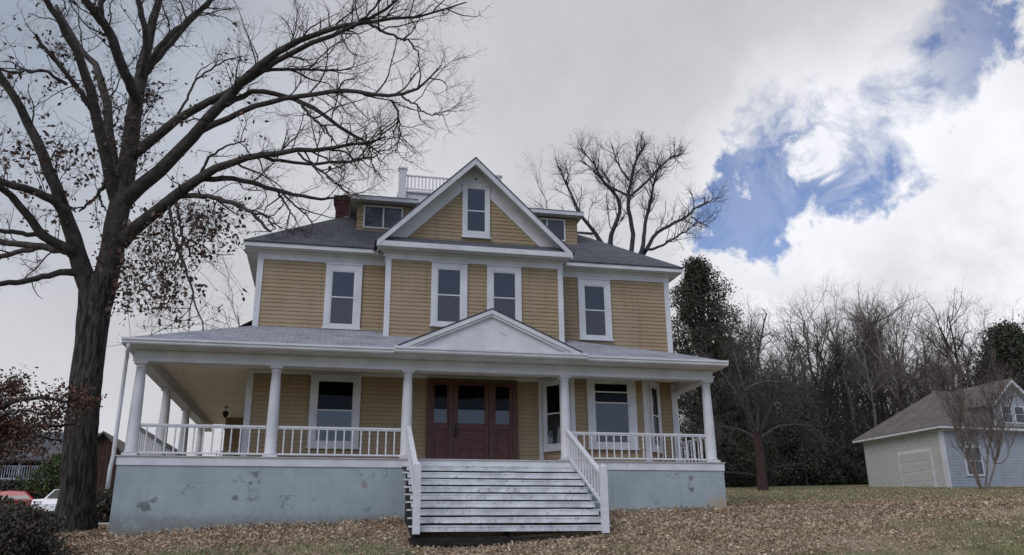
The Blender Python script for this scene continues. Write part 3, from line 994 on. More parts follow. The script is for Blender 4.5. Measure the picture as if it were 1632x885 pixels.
def railing(xa, ya, xb, yb_, zt=0.75, zb=0.085, n=14, single=False, nb=None):
    L = math.hypot(xb - xa, yb_ - ya)
    T = (xa, ya, math.atan2(yb_ - ya, xb - xa))
    q = MB(T)
    q.box(0, L, -0.035, 0.035, zt - 0.045, zt)
    q.box(0, L, -0.022, 0.022, zt - 0.075, zt - 0.045)
    q.box(0, L, -0.025, 0.025, zb - 0.02, zb + 0.02)
    r = q.build('railing', M['rail'], house, bevel=0.003)
    qs = MB(T)
    for i in range(n):
        u = L * (i + 0.75) / (n + 0.5)
        qq = qs if single else MB(T)
        qq.lathe([(0.019, zb + 0.02), (0.019, zb + 0.12), (0.024, zb + 0.13), (0.016, zb + 0.17), (0.021, zb + 0.30), (0.016, zt - 0.2), (0.024, zt - 0.17), (0.019, zt - 0.16), (0.019, zt - 0.075)], u, 0, 6)
        if not single:
            qq.build('baluster', M['rail'], r)
    if single:
        tag(qs.build('baluster_row', M['rail'], r), kind='stuff')
    return r
railing(-8.585, 0.19, -5.765, 0.19, n=13)
railing(-5.49, 0.19, -2.55, 0.19, n=14)
railing(1.83, 0.19, 5.57, 0.19, n=18)
railing(5.708, 0.33, 5.708, 2.29, n=8)
railing(-8.723, 3.62, -8.723, 0.33, n=14)
railing(-8.723, 7.18, -8.723, 3.9, n=14, single=True)
railing(-8.723, 10.76, -8.723, 7.46, n=14, single=True)

# stairs
RS, TR = 0.18, 0.252
XL, XR = -2.50, 1.93
stairs = MB()
for x in (XL + 0.12, -0.3, XR - 0.12):
    pts = [(-0.02, -0.22)]
    stairs.T = (x, 0, math.radians(-90))
    prof = [(0.0, -0.24)]
    for i in range(9):
        prof += [(i * TR, -(i + 1) * RS - 0.045), ((i + 1) * TR - 0.03, -(i + 1) * RS - 0.045)]
    prof += [(9 * TR - 0.03, -1.84), (0.0, -1.84)]
    stairs.prism(prof, -0.03, 0.03)
stairs.T = None
stairs.box(XL + 0.1, XR - 0.1, -0.06, -0.03, -1.9, -0.26)
for i in range(8):
    stairs.box(XL + 0.13, XR - 0.13, -(i + 1) * TR + 0.05, -(i + 1) * TR + 0.06, -(i + 2) * RS - 0.04, -(i + 1) * RS - 0.05)  # near-black backing boards that put shade into the gaps below the treads
st = stairs.build('staircase', M['oldwood_shade'], house)
rs2 = random.Random(5)
for i in range(9):
    q = MB()
    zt_ = -(i + 1) * RS
    yf = -(i + 1) * TR
    j = [rs2.uniform(-0.006, 0.006) for _ in range(6)]
    # tread plank and the riser board hung below its nose
    n = 10
    xs_ = np.linspace(XL - 0.03 + j[0], XR + 0.02 + j[1], n)
    dzs = [rs2.uniform(-0.004, 0.004) for _ in range(n)]
    for k in range(n - 1):
        q.poly([(xs_[k], yf - 0.03, zt_ + dzs[k]), (xs_[k + 1], yf - 0.03, zt_ + dzs[k + 1]), (xs_[k + 1], yf + TR - 0.02, zt_ + dzs[k + 1]), (xs_[k], yf + TR - 0.02, zt_ + dzs[k])])
        q.poly([(xs_[k], yf - 0.03, zt_ - 0.035), (xs_[k + 1], yf - 0.03, zt_ - 0.035), (xs_[k + 1], yf - 0.03, zt_ + dzs[k + 1]), (xs_[k], yf - 0.03, zt_ + dzs[k])])
        q.poly([(xs_[k], yf - 0.03, zt_ - 0.035), (xs_[k], yf + TR - 0.02, zt_ - 0.035), (xs_[k + 1], yf + TR - 0.02, zt_ - 0.035), (xs_[k + 1], yf - 0.03, zt_ - 0.035)])
    for xe in (xs_[0], xs_[-1]):
        q.poly([(xe, yf - 0.03, zt_ - 0.035), (xe, yf + TR - 0.02, zt_ - 0.035), (xe, yf + TR - 0.02, zt_), (xe, yf - 0.03, zt_)])
    q.box(XL + 0.08, XR - 0.08, yf - 0.022, yf, zt_ - RS + 0.052 + j[2], zt_ - 0.037)
    q.build('step', M['step'], st)
q = MB()
q.box(XL + 0.02, XR - 0.06, -2.22, -2.19, -2.6, -1.86)
q.box(XL + 0.02, XR - 0.06, -2.26, -2.22, -2.02, -1.98)
q.box(XL + 0.02, XL + 0.06, -2.19, -0.1, -2.6, -1.86)
q.box(XR - 0.10, XR - 0.06, -2.19, -0.1, -2.6, -1.86)
q.build('base_board', M['oldwood_shade'], st)
for nx, tx in ((-2.385, -2.37), (1.81, 1.69)):
    q = MB()
    w = 0.075
    q.box(nx - w, nx + w, -2.42, -2.42 + 2 * w, -1.80, -0.36)
    b = len(q.v)
    q.v += [(nx - w, -2.42, -0.36), (nx + w, -2.42, -0.36), (nx + w, -2.27, -0.36), (nx - w, -2.27, -0.36), (nx, -2.345, -0.29)]
    for f in ((0, 1, 4), (1, 2, 4), (2, 3, 4), (3, 0, 4)):
        q.f.append(tuple(b + k for k in f)); q.m.append(0); q.uv.append(None)
    sr = q.build('stair_railing', M['rail'], house, bevel=0.006)
    tag(sr)
    q = MB()
    P0, P1 = Vector((tx, 0.06, 0.78)), Vector((nx, -2.28, -0.52))
    def bar(q, a, b, w, h):
        s_ = Vector((w / 2, 0, 0))
        u_ = Vector((0, 0, h / 2))
        c = [a - s_ - u_, a + s_ - u_, a + s_ + u_, a - s_ + u_, b - s_ - u_, b + s_ - u_, b + s_ + u_, b - s_ + u_]
        i0 = len(q.v)
        q.v += [tuple(k) for k in c]
        for f in ((0, 1, 2, 3), (7, 6, 5, 4), (0, 4, 5, 1), (1, 5, 6, 2), (2, 6, 7, 3), (3, 7, 4, 0)):
            q.f.append(tuple(i0 + k for k in f)); q.m.append(0); q.uv.append(None)
    bar(q, P0, P1, 0.11, 0.045)
    q.build('handrail', M['rail'], sr, bevel=0.004)
    q = MB()
    bar(q, P0 + Vector((0, 0, -0.06)), P1 + Vector((0, 0, -0.06)), 0.045, 0.07)
    q.build('upper_rail', M['rail'], sr)
    q = MB()
    bar(q, Vector((tx, 0.0, 0.10)), Vector((nx, -2.28, -1.20)), 0.05, 0.07)
    q.build('lower_rail', M['rail'], sr)
    for i in range(12):
        f = (i + 0.6) / 12.2
        x = tx + (nx - tx) * f
        y = 0.03 - 2.30 * f
        zt2, zb2 = 0.68 - 1.30 * f, 0.12 - 1.30 * f
        q = MB()
        q.box(x - 0.018, x + 0.018, y - 0.018, y + 0.018, zb2, zt2)
        q.build('baluster', M['rail'], sr)

# downpipe at the left corner
q = MB()
dx = -9.03
q.tube([(-8.93, -0.47, 2.50), (-8.93, -0.46, 2.42), (-8.96, -0.35, 2.34), (-9.0, -0.12, 2.27), (dx, -0.04, 2.18), (dx, -0.035, 1.0), (dx, -0.035, -0.02), (dx - 0.03, -0.035, -0.3), (dx - 0.03, -0.035, -0.75)], 0.045, 10)
q.build('downpipe', M['white'], house, smooth=True)

# ceiling lights on the porch
q = MB()
q.lathe([(0.06, 2.50), (0.06, 2.47), (0.012, 2.465), (0.012, 2.36), (0.09, 2.33), (0.10, 2.30), (0.085, 2.20), (0.05, 2.15), (0.02, 2.12)], -7.68, 8.6, 10)
q.build('hanging_lantern', M['iron'], house)
q = MB()
q.lathe([(0.10, 2.50), (0.10, 2.47), (0.12, 2.45), (0.09, 2.40), (0.03, 2.385)], -0.33, 1.3, 12)
q.build('ceiling_lamp', M['iron'], house)

# rear return wall at the end of the side porch, side bay
q = MB()
q.box(-7.95, WL, 11.2, YBK, -0.1, 2.6)
clapboard(q, -7.95, WL, 0.0, 2.5, 11.2)
q.build('rear_wing', S, house)
q = MB()
q.box(-7.05, WL - 0.04, 6.6, 9.6, 3.5, 4.75)
clapboard(q, -7.05, WL - 0.04, 3.5, 4.75, 6.6)
q.slab([(-7.3, 6.4, 4.72), (WL - 0.03, 6.4, 5.2), (WL - 0.03, 9.8, 5.2), (-7.3, 9.8, 4.72)], 0.05)
q.build('side_bay', M['darkgrey'], house)

# dormers
def dormer(xl, xr, win, y0=3.15):
    q = MB()
    q.box(xl, xr, y0 + 0.004, 5.2, 6.9, 7.93)
    clapboard(q, xl, xr, 6.93, 7.93, y0)
    for T in ((xr, y0, math.radians(90)), (xl, 5.0, math.radians(-90))):
        q.T = T
        clapboard(q, 0, 1.85, 6.9, 7.93, 0)
    q.T = None
    d = q.build('dormer', S, house)
    q = MB()
    a, b = xl - 0.2, xr + 0.14
    q.prism([(a, 7.93), (b, 7.93), (b, 8.05), (a, 8.05)], y0 - 0.34, y0 - 0.31)
    q.slab([(a, y0 - 0.31, 7.97), (b, y0 - 0.31, 7.97), (b, 5.4, 8.10), (a, 5.4, 8.10)], 0.03)
    q.box(a, a + 0.03, y0 - 0.31, 4.6, 7.935, 8.04)
    q.box(b - 0.03, b, y0 - 0.31, 4.6, 7.935, 8.04)
    q.build('roof_edge', W, d)
    q = MB()
    q.slab([(a - 0.02, y0 - 0.36, 8.062), (b + 0.02, y0 - 0.36, 8.062), (b + 0.02, 5.4, 8.17), (a - 0.02, 5.4, 8.17)], 0.012)
    q.build('dormer_roof', M['roofl'], d)
    w0, w1, mids = win
    q = MB()
    z0, z1, f = 7.13, 7.87, 0.045
    q.box(w0, w0 + f, y0 - 0.05, y0 - 0.004, z0, z1)
    q.box(w1 - f, w1, y0 - 0.05, y0 - 0.004, z0, z1)
    q.box(w0 + f, w1 - f, y0 - 0.05, y0 - 0.004, z0, z0 + f)
    q.box(w0 + f, w1 - f, y0 - 0.05, y0 - 0.004, z1 - f, z1)
    for mm_ in mids:
        q.box(mm_ - 0.025, mm_ + 0.025, y0 - 0.05, y0 - 0.004, z0 + f, z1 - f)
    q.build('window_frame', W, d)
    ed = [w0 + f] + list(mids) + [w1 - f]
    for k in range(len(ed) - 1):
        q = MB()
        q.box(ed[k] + (0.025 if k else 0), ed[k + 1] - (0.025 if k < len(ed) - 2 else 0), y0 - 0.03, y0 - 0.018, z0 + f, z1 - f)
        q.build('pane', M['glass_low'], d)
dormer(-3.83, -2.18, (-3.63, -2.44, (-3.03,)))
dormer(1.45, 3.12, (1.62, 2.72, (2.12,)))

# chimney
q = MB()
for k in range(18):
    z0 = 7.2 + k * 0.088
    e = 0.0 if k < 15 else 0.025 * (k - 14)
    q.box(-4.47 - e, -3.90 + e, 4.70 - e, 5.25 + e, z0, z0 + 0.078)
q.box(-4.46, -3.91, 4.71, 5.24, 7.2, 8.77)
q.build('chimney', M['brick'], house)

# widow's walk
q = MB()
KY0, KY1, KX0, KX1 = 6.55, 9.3, -2.22, 1.22
q.box(KX0 + 0.02, KX1 - 0.02, KY0 + 0.02, KY1 - 0.02, 8.6, 9.90)
q.box(KX0 - 0.06, KX1 + 0.06, KY0 - 0.06, KY1 + 0.06, 9.90, 9.97)
ww = q.build('roof_walk', M['white'], house, bevel=0.005)
for x, y in ((KX0, KY0), (KX1, KY0), (KX0, KY1), (KX1, KY1)):
    q = MB()
    q.box(x - 0.13, x + 0.13, y - 0.13, y + 0.13, 9.3, 10.74)
    q.box(x - 0.16, x + 0.16, y - 0.16, y + 0.16, 10.74, 10.80)
    q.box(x - 0.10, x + 0.10, y - 0.10, y + 0.10, 10.80, 10.84)
    q.build('corner_post', M['white'], ww, bevel=0.005)
bal = MB()
hr = MB()
for (xa, ya, xb, yb_) in ((KX0, KY0, KX1, KY0), (KX1, KY0, KX1, KY1), (KX0, KY1, KX0, KY0), (KX1, KY1, KX0, KY1)):
    L = math.hypot(xb - xa, yb_ - ya)
    T = (xa, ya, math.atan2(yb_ - ya, xb - xa))
    hr.T = T
    bal.T = T
    hr.box(0.13, L - 0.13, -0.035, 0.035, 10.53, 10.58)
    hr.box(0.13, L - 0.13, -0.025, 0.025, 10.03, 10.07)
    n = int(L / 0.135)
    for i in range(n):
        u = 0.13 + (L - 0.26) * (i + 0.5) / n
        bal.box(u - 0.02, u + 0.02, -0.02, 0.02, 10.07, 10.53)
hr.T = bal.T = None
hr.build('handrail', M['rail'], ww)
tag(bal.build('baluster_row', M['rail'], ww), kind='stuff')

# white flowers in a pot on the side porch
FPXY = (float(at(366, 709, 7.0)[0]), 7.0)
fp = empty('potted_flowers', (FPXY[0], FPXY[1], 0.0), 'potted plant with white blooms on the side porch behind the left railing', 'potted plant')
q = MB()
q.lathe([(0.12, 0.0), (0.17, 0.22), (0.18, 0.26), (0.15, 0.26)], FPXY[0], FPXY[1], 12)
q.build('pot', M['terracotta'], fp)

# ------------------------------------------------------------------ vegetation (numpy)
def mesh_np(name, V, F, mats, parent=None, midx=None, smooth=False):
    """V (n,3), F (m,k) fast mesh"""
    me = bpy.data.meshes.new(name)
    n, (m, k) = len(V), F.shape
    me.vertices.add(n)
    me.vertices.foreach_set('co', np.ascontiguousarray(V, dtype=np.float32).ravel())
    me.loops.add(m * k)
    me.loops.foreach_set('vertex_index', np.ascontiguousarray(F, dtype=np.int32).ravel())
    me.polygons.add(m)
    me.polygons.foreach_set('loop_start', np.arange(0, m * k, k, dtype=np.int32))
    me.polygons.foreach_set('loop_total', np.full(m, k, dtype=np.int32))
    if midx is not None:
        me.polygons.foreach_set('material_index', midx.astype(np.int32))
    if smooth:
        me.polygons.foreach_set('use_smooth', np.ones(m, dtype=bool))
    me.update(calc_edges=True)
    return link(name, me, parent, mats)


def nrm(a):
    return a / np.maximum(np.linalg.norm(a, axis=-1, keepdims=True), 1e-9)


def tubes(P, R, S):
    """P (N,K,3), R (N,K) -> verts, quads"""
    N, K, _ = P.shape
    t = np.empty_like(P)
    t[:, 1:-1] = P[:, 2:] - P[:, :-2]
    t[:, 0] = P[:, 1] - P[:, 0]
    t[:, -1] = P[:, -1] - P[:, -2]
    t = nrm(t)
    ref = np.tile(np.array([0.23, 0.91, 0.34]), (N, K, 1))
    a = nrm(np.cross(t, ref))
    b = np.cross(t, a)
    w = np.arange(S) * 2 * np.pi / S
    V = P[:, :, None, :] + R[:, :, None, None] * (a[:, :, None, :] * np.cos(w)[None, None, :, None] + b[:, :, None, :] * np.sin(w)[None, None, :, None])
    V = V.reshape(-1, 3)
    n = np.arange(N)[:, None, None] * K * S
    k = np.arange(K - 1)[None, :, None] * S
    i = np.arange(S)[None, None, :]
    j = (i + 1) % S
    F = np.stack([n + k + i, n + k + j, n + k + S + j, n + k + S + i], -1).reshape(-1, 4)
    return V, F


def resample(pts, n):
    pts = np.asarray(pts, float)
    d = np.r_[0, np.cumsum(np.linalg.norm(np.diff(pts[:, :3], axis=0), axis=1))]
    u = np.linspace(0, d[-1], n)
    # Catmull-like smoothing through interpolation with smoothed tangents
    out = np.stack([np.interp(u, d, pts[:, c]) for c in range(pts.shape[1])], 1)
    for _ in range(2):
        out[1:-1] = 0.25 * out[:-2] + 0.5 * out[1:-1] + 0.25 * out[2:]
    return out


def spawn(P, R, r, per_m, lmin, lmax, rr, K, up=0.25, ang=(35, 75), wob=0.16, start=0.15, droop=0.0, flat=None, lenscale=None):
    """children growing off parents; returns P2, R2"""
    N, Kp, _ = P.shape
    seg = np.linalg.norm(np.diff(P, axis=1), axis=2)
    Ls = seg.sum(1)
    cnt = r.poisson(np.maximum(Ls * per_m * (1 - start), 0.01))
    par = np.repeat(np.arange(N), cnt)
    M_ = len(par)
    if M_ == 0:
        return np.zeros((0, K, 3)), np.zeros((0, K))
    u = start + (1 - start) * r.random(M_) ** 0.85
    x = u * (Kp - 1)
    i = np.minimum(x.astype(int), Kp - 2)
    f = (x - i)[:, None]
    o = P[par, i] * (1 - f) + P[par, i + 1] * f
    pr = R[par, i] * (1 - f[:, 0]) + R[par, i + 1] * f[:, 0]
    t = nrm(P[par, i + 1] - P[par, i])
    q = nrm(np.cross(t, nrm(r.normal(size=(M_, 3)))))
    a = np.radians(r.uniform(ang[0], ang[1], M_))[:, None]
    d = t * np.cos(a) + q * np.sin(a)
    d[:, 2] += up * r.random(M_)
    if flat is not None:
        d[:, 1] *= flat
    d = nrm(d)
    L = r.uniform(lmin, lmax, M_) * (1.15 - 0.6 * u)
    if lenscale is not None:
        L *= np.minimum(1.0, lenscale[par])
    r0 = np.minimum(pr * 0.75, rr * (0.6 + 0.8 * r.random(M_)))
    out = np.zeros((M_, K, 3))
    out[:, 0] = o
    step = (L / (K - 1))[:, None]
    for k in range(1, K):
        d = nrm(d + r.normal(size=(M_, 3)) * wob + np.array([0, 0, up * 0.22 - droop * k / K]))
        out[:, k] = out[:, k - 1] + d * step
    R2 = r0[:, None] * np.linspace(1, 0.35, K)[None, :]
    return out, R2


def join(parts):
    V, F, o = [], [], 0
    for v, f in parts:
        V.append(v)
        F.append(f + o)
        o += len(v)
    return np.concatenate(V), np.concatenate(F)


def leaf_quads(C, size, r, curl=0.4, flatz=1.0):
    """one small quad per centre"""
    n = len(C)
    a = nrm(r.normal(size=(n, 3)) * np.array([1, 1, flatz]))
    b = nrm(np.cross(a, nrm(r.normal(size=(n, 3)))))
    if flatz < 0.5:
        b[:, 2] *= flatz
        b = nrm(b)
    s = (size * (0.6 + 0.8 * r.random(n)))[:, None]
    V = np.stack([C - a * s, C - b * s * 0.55, C + a * s, C + b * s * 0.55], 1).reshape(-1, 3)
    F = np.arange(4 * n).reshape(n, 4)
    return V, F


def group_by_len(pl):
    return pl


def traced_tree(name_root, loc, limbs, label, cat, bark, r, levels, trunk_pts, leaves=None, group=None, sides=10):
    """limbs: list of arrays (x,y,z,rad)"""
    root = empty(name_root, loc, label, cat, group)
    tr = resample(trunk_pts, 26)
    v, f = tubes(tr[None, :, :3], tr[None, :, 3], 22)
    # furrowed, slightly lumpy trunk
    v = v + np.random.default_rng(1).normal(size=v.shape) * 0.008
    mesh_np('trunk', v, f, [M['bark_trunk'] if bark is M['bark'] else bark], root, smooth=True)
    K = 18
    LP = np.stack([resample(l, K) for l in limbs])
    wv = r.normal(size=(len(limbs), K, 3)) * 0.02
    P, R = LP[:, :, :3] + wv, LP[:, :, 3]
    parts = [tubes(P, R, sides)]
    allP = []
    for (kw, ns) in levels:
        P, R = spawn(P, R, r, **kw)
        parts.append(tubes(P, R, ns))
        allP.append(P)
        if kw.get('_keep'):
            pass
    V, F = join(parts)
    cr = mesh_np('crown', V, F, [bark], root, smooth=True)
    return root, cr, LP, allP


def limb(pts, s=1.0):
    """pts: (px, py, depth y, radius px)"""
    out = []
    for px, py, y, rp in pts:
        p = at(px, py, y)
        dist = np.dot(p - CAM, FV)
        out.append([*p, rp * s * dist / FPX])
    return np.array(out)


def big_oak():
    r = np.random.default_rng(11)
    yt = 4.0
    base = at(118, 838, yt)
    gz = float(hgt(base[0], yt))
    trunk = limb([(116, 846, yt, 40), (118, 838, yt, 34), (121, 815, yt, 28), (124, 790, yt, 26.5), (128, 700, yt, 25), (136, 620, yt, 23.5), (145, 540, yt, 23), (151, 490, yt, 24.5), (155, 462, yt, 27), (156, 446, yt, 27)])
    trunk[0, 2] = gz - 0.35
    trunk[1, 3] *= 1.12
    L = []
    def add(*p):
        L.append(limb(p))
    # right-hand main stem
    add((160, 480, yt, 19), (170, 446, yt, 20), (177, 421, yt, 18), (182, 377, yt, 17), (190, 333, yt, 16.5), (196, 295, yt, 16), (202, 263, yt, 14), (209, 232, yt, 13), (215, 200, yt + .2, 12), (219, 149, yt + .4, 11), (226, 109, yt + .6, 9), (238, 55, yt + .9, 7), (253, 0, yt + 1.2, 5.5), (268, -70, yt + 1.5, 3))
    # left stem
    add((150, 478, yt, 17), (139, 455, yt, 17), (127, 421, yt - .3, 14), (121, 390, yt - .5, 12.5), (108, 352, yt - .8, 11), (95, 317, yt - 1, 9.5), (79, 279, yt - 1.2, 9), (63, 235, yt - 1.4, 8), (50, 205, yt - 1.5, 7), (30, 169, yt - 1.7, 6.5), (0, 119, yt - 2, 6), (-45, 50, yt - 2.3, 4))
    add((222, 165, yt, 8.5), (207, 138, yt - .5, 8.5), (191, 99, yt - 1, 8), (179, 60, yt - 1.4, 7.5), (160, 28, yt - 1.8, 7), (134, 0, yt - 2.1, 6), (100, -45, yt - 2.5, 4))
    add((226, 120, yt, 6), (233, 99, yt - .3, 5.5), (233, 50, yt - .8, 5), (219, 0, yt - 1.2, 4.5), (212, -60, yt - 1.5, 3))
    add((160, 30, yt - 1.7, 5), (165, -20, yt - 1.9, 4), (175, -70, yt - 2, 3))
    add((188, 310, yt, 10), (186, 278, yt + .2, 9), (178, 245, yt + .6, 8), (174, 224, yt + .8, 7.5), (171, 149, yt + 1.4, 6.5), (149, 99, yt + 2, 5), (114, 60, yt + 2.4, 3.5), (90, 10, yt + 2.8, 2.5))
    add((184, 320, yt, 11), (171, 263, yt - .5, 9), (159, 214, yt - .9, 8.5), (149, 159, yt - 1.3, 8), (134, 109, yt - 1.8, 7), (109, 55, yt - 2.3, 6), (75, 0, yt - 2.8, 5), (40, -55, yt - 3.2, 3))
    add((150, 180, yt - 1.2, 5), (119, 134, yt - 1.6, 4), (94, 104, yt - 1.9, 3.5), (55, 57, yt - 2.3, 2.2))
    add((108, 135, yt - 2.0, 3), (70, 110, yt - 2.4, 2.4), (20, 118, yt - 2.8, 2), (-30, 100, yt - 3.1, 1.5))
    # upper right limbs
    add((209, 250, yt, 10), (225, 235, yt - .2, 8.5), (248, 219, yt - .4, 7.5), (278, 194, yt - .8, 7), (323, 164, yt - 1.3, 6.5), (360, 152, yt - 1.7, 5.5), (410, 117, yt - 2.3, 5), (459, 84, yt - 2.9, 4.5), (534, 55, yt - 3.6, 3.5), (584, 36, yt - 4.0, 3), (638, 0, yt - 4.5, 2), (670, -30, yt - 4.8, 1.2))
    add((196, 325, yt, 13), (214, 308, yt - .2, 12), (248, 278, yt - .5, 11), (298, 229, yt - 1, 10), (323, 199, yt - 1.3, 9), (360, 158, yt - 1.8, 8), (400, 119, yt - 2.3, 7.5), (425, 92, yt - 2.6, 6.5), (459, 66, yt - 3, 5), (524, 43, yt - 3.5, 4), (589, 36, yt - 4, 3), (658, 27, yt - 4.5, 2.2), (708, 20, yt - 4.8, 1.5), (745, 6, yt - 5, 1))
    add((228, 112, yt + .4, 5), (246, 88, yt + .2, 5), (262, 65, yt, 4.5), (300, 30, yt, 3.8), (345, -5, yt, 3), (390, -40, yt, 2))
    add((224, 125, yt + .4, 6), (240, 104, yt + .4, 5.5), (265, 75, yt + .5, 5), (300, 38, yt + 1, 4), (330, 8, yt + 1.4, 3.5), (365, -35, yt + 1.8, 2))
    add((318, 207, yt - 1.2, 6), (358, 191, yt - 1.6, 5), (410, 169, yt - 2.1, 4.2), (469, 154, yt - 2.7, 4), (524, 144, yt - 3.3, 3.6), (574, 144, yt - 3.7, 3.2), (623, 157, yt - 4.1, 2.8), (658, 154, yt - 4.4, 2.4), (685, 128, yt - 4.6, 1.6), (703, 104, yt - 4.8, 1))
    add((640, 156, yt - 4.2, 1.8), (665, 166, yt - 4.4, 1.4), (680, 182, yt - 4.5, 1.1), (708, 184, yt - 4.7, .7))
    add((360, 168, yt - 1.8, 5), (390, 149, yt - 1.6, 4.2), (425, 144, yt - 1.7, 4), (474, 159, yt - 1.9, 3.6), (524, 189, yt - 2.2, 3), (559, 214, yt - 2.4, 2.6), (591, 231, yt - 2.6, 1.8), (606, 246, yt - 2.6, 1))
    add((474, 160, yt - 2, 2.4), (498, 190, yt - 2.4, 2), (520, 205, yt - 2.6, 1.8), (530, 225, yt - 2.8, 1.2))
    add((624, 158, yt - 4.1, 2), (636, 180, yt - 4, 1.6), (638, 215, yt - 3.9, 1.2), (630, 245, yt - 3.8, .8))
    add((586, 36, yt - 4, 2.4), (620, 55, yt - 4.2, 2), (660, 70, yt - 4.3, 1.4), (668, 90, yt - 4.3, 1))
    add((553, 50, yt - 3.7, 2.2), (590, 20, yt - 4.2, 1.8), (612, -10, yt - 4.4, 1.2))
    add((405, 112, yt - 2.4, 3.6), (460, 110, yt - 2.2, 2.4), (520, 112, yt - 2.1, 1.8), (560, 112, yt - 2, 1))
    # low right limbs
    add((190, 388, yt, 13), (205, 373, yt - .1, 11.5), (229, 353, yt - .4, 10.5), (268, 323, yt - .9, 9.5), (308, 288, yt - 1.4, 8.5), (348, 266, yt - 1.8, 6.5), (400, 246, yt - 2.3, 5), (440, 242, yt - 2.7, 4.4), (474, 241, yt - 3, 4), (534, 236, yt - 3.5, 3), (589, 226, yt - 3.9, 2.2), (618, 219, yt - 4.1, 1.4))
    add((312, 287, yt - 1.4, 5), (358, 283, yt - 1.5, 4.2), (400, 288, yt - 1.6, 3.8), (410, 293, yt - 1.7, 3.6), (469, 313, yt - 1.9, 3), (534, 317, yt - 2.1, 1.8), (556, 318, yt - 2.2, 1))
    add((284, 312, yt - 1, 4.5), (338, 313, yt - 1.6, 3.8), (378, 325, yt - 2, 3.4), (400, 337, yt - 2.2, 3.2), (415, 355, yt - 2.3, 2.6), (430, 370, yt - 2.4, 1.8))
    add((410, 248, yt - 2.4, 3), (449, 258, yt - 2.2, 2.6), (509, 261, yt - 2.1, 2.4), (559, 258, yt - 2, 1.9), (606, 247, yt - 2, 1))
    add((474, 244, yt - 3, 2), (510, 272, yt - 3.1, 1.6), (559, 311, yt - 3.2, 1))
    add((400, 338, yt - 2.2, 2), (425, 345, yt - 2.5, 1.8), (438, 365, yt - 2.6, 1))
    add((440, 303, yt - 1.8, 2), (455, 325, yt - 1.9, 1.6), (470, 350, yt - 2, 1))
    add((440, 302, yt - 1.8, 2), (475, 330, yt - 2.2, 1.5), (498, 355, yt - 2.4, .9))
    add((282, 190, yt - .8, 2.2), (296, 160, yt - .9, 1.9), (315, 125, yt - 1, 1.6), (350, 100, yt - 1.2, 1.3), (385, 90, yt - 1.3, .9))
    add((318, 280, yt - 1.5, 2.2), (335, 250, yt - 1.7, 1.9), (360, 232, yt - 2, 1.6), (390, 225, yt - 2.2, 1))
    # hanging twigs
    add((270, 325, yt - .9, 2.8), (277, 378, yt - 1.2, 2.4), (296, 430, yt - 1.4, 2), (307, 469, yt - 1.5, 1.6), (326, 528, yt - 1.7, .9))
    add((307, 469, yt - 1.5, 1.2), (303, 495, yt - 1.5, .9), (301, 528, yt - 1.5, .6))
    add((280, 322, yt - 1, 2.8), (291, 377, yt - 1, 2.4), (305, 409, yt - 1.1, 1.4))
    # left low limbs
    add((118, 372, yt - .6, 9), (92, 320, yt - 1.3, 7.5), (57, 307, yt - 1.8, 6.5), (19, 295, yt - 2.3, 6), (-60, 270, yt - 3, 4))
    add((119, 405, yt - .5, 10), (105, 393, yt - .7, 9), (82, 387, yt - 1, 8), (60, 368, yt - 1.2, 7), (35, 330, yt - 1.6, 6), (13, 307, yt - 1.9, 5.5), (-40, 270, yt - 2.6, 4))
    add((118, 405, yt - .5, 7), (95, 398, yt, 6), (63, 393, yt + .4, 5.5), (25, 388, yt + .8, 5), (-50, 380, yt + 1.6, 4))
    add((63, 394, yt + .4, 4), (47, 398, yt + .6, 4), (0, 409, yt + 1, 4), (-50, 425, yt + 1.4, 3))
    add((85, 386, yt - 1, 4), (70, 379, yt - 1, 4), (32, 371, yt - 1.4, 3.8), (-50, 362, yt - 2, 3))
    add((128, 432, yt - .3, 7), (110, 433, yt - .4, 5.5), (79, 438, yt - .7, 4.8), (32, 450, yt - 1.1, 4.5), (0, 453, yt - 1.5, 4.2), (-50, 455, yt - 2, 3))
    add((170, 287, yt, 3.5), (160, 308, yt - .2, 2.8), (147, 320, yt - .4, 2.3), (126, 338, yt - .6, 1.5))
    add((158, 312, yt - .2, 2), (162, 325, yt - .2, 1.6), (170, 337, yt - .3, 1))
    levels = [
        (dict(per_m=3.0, lmin=0.8, lmax=2.6, rr=0.022, K=9, up=0.22, ang=(25, 70), wob=0.22, start=0.22), 4),
        (dict(per_m=4.6, lmin=0.4, lmax=1.3, rr=0.0095, K=7, up=0.22, ang=(25, 70), wob=0.25, start=0.12), 3),
        (dict(per_m=5.0, lmin=0.2, lmax=0.75, rr=0.0058, K=5, up=0.12, ang=(25, 75), wob=0.28, start=0.1), 3),
        (dict(per_m=4.0, lmin=0.12, lmax=0.4, rr=0.0042, K=4, up=0.1, ang=(30, 75), wob=0.28, start=0.1), 3),
    ]
    root, cr, LP, allP = traced_tree('oak_tree', (base[0], yt, gz), L, 'large oak with bare dark limbs and some dry leaves left of the porch', 'tree', M['bark'], r, levels, trunk)
    # dry leaves still hanging on the inner and lower twigs
    tips = np.concatenate([allP[1][:, 1:].reshape(-1, 3), allP[2][:, 1:].reshape(-1, 3)])
    d = tips - CAM
    w = d @ FV
    px = 816 + FPX * (d @ RV) / w
    py = 442.5 - FPX * (d @ UV) / w
    # density by place in the crown: inner low part carries most
    C3 = at(200, 300, yt)
    def blob(cx, cy, y, rad, wgt):
        c = at(cx, cy, y)
        dd = np.linalg.norm((tips - c) * np.array([1, 0.5, 1]), axis=1)
        return wgt * np.exp(-(dd / rad) ** 2)
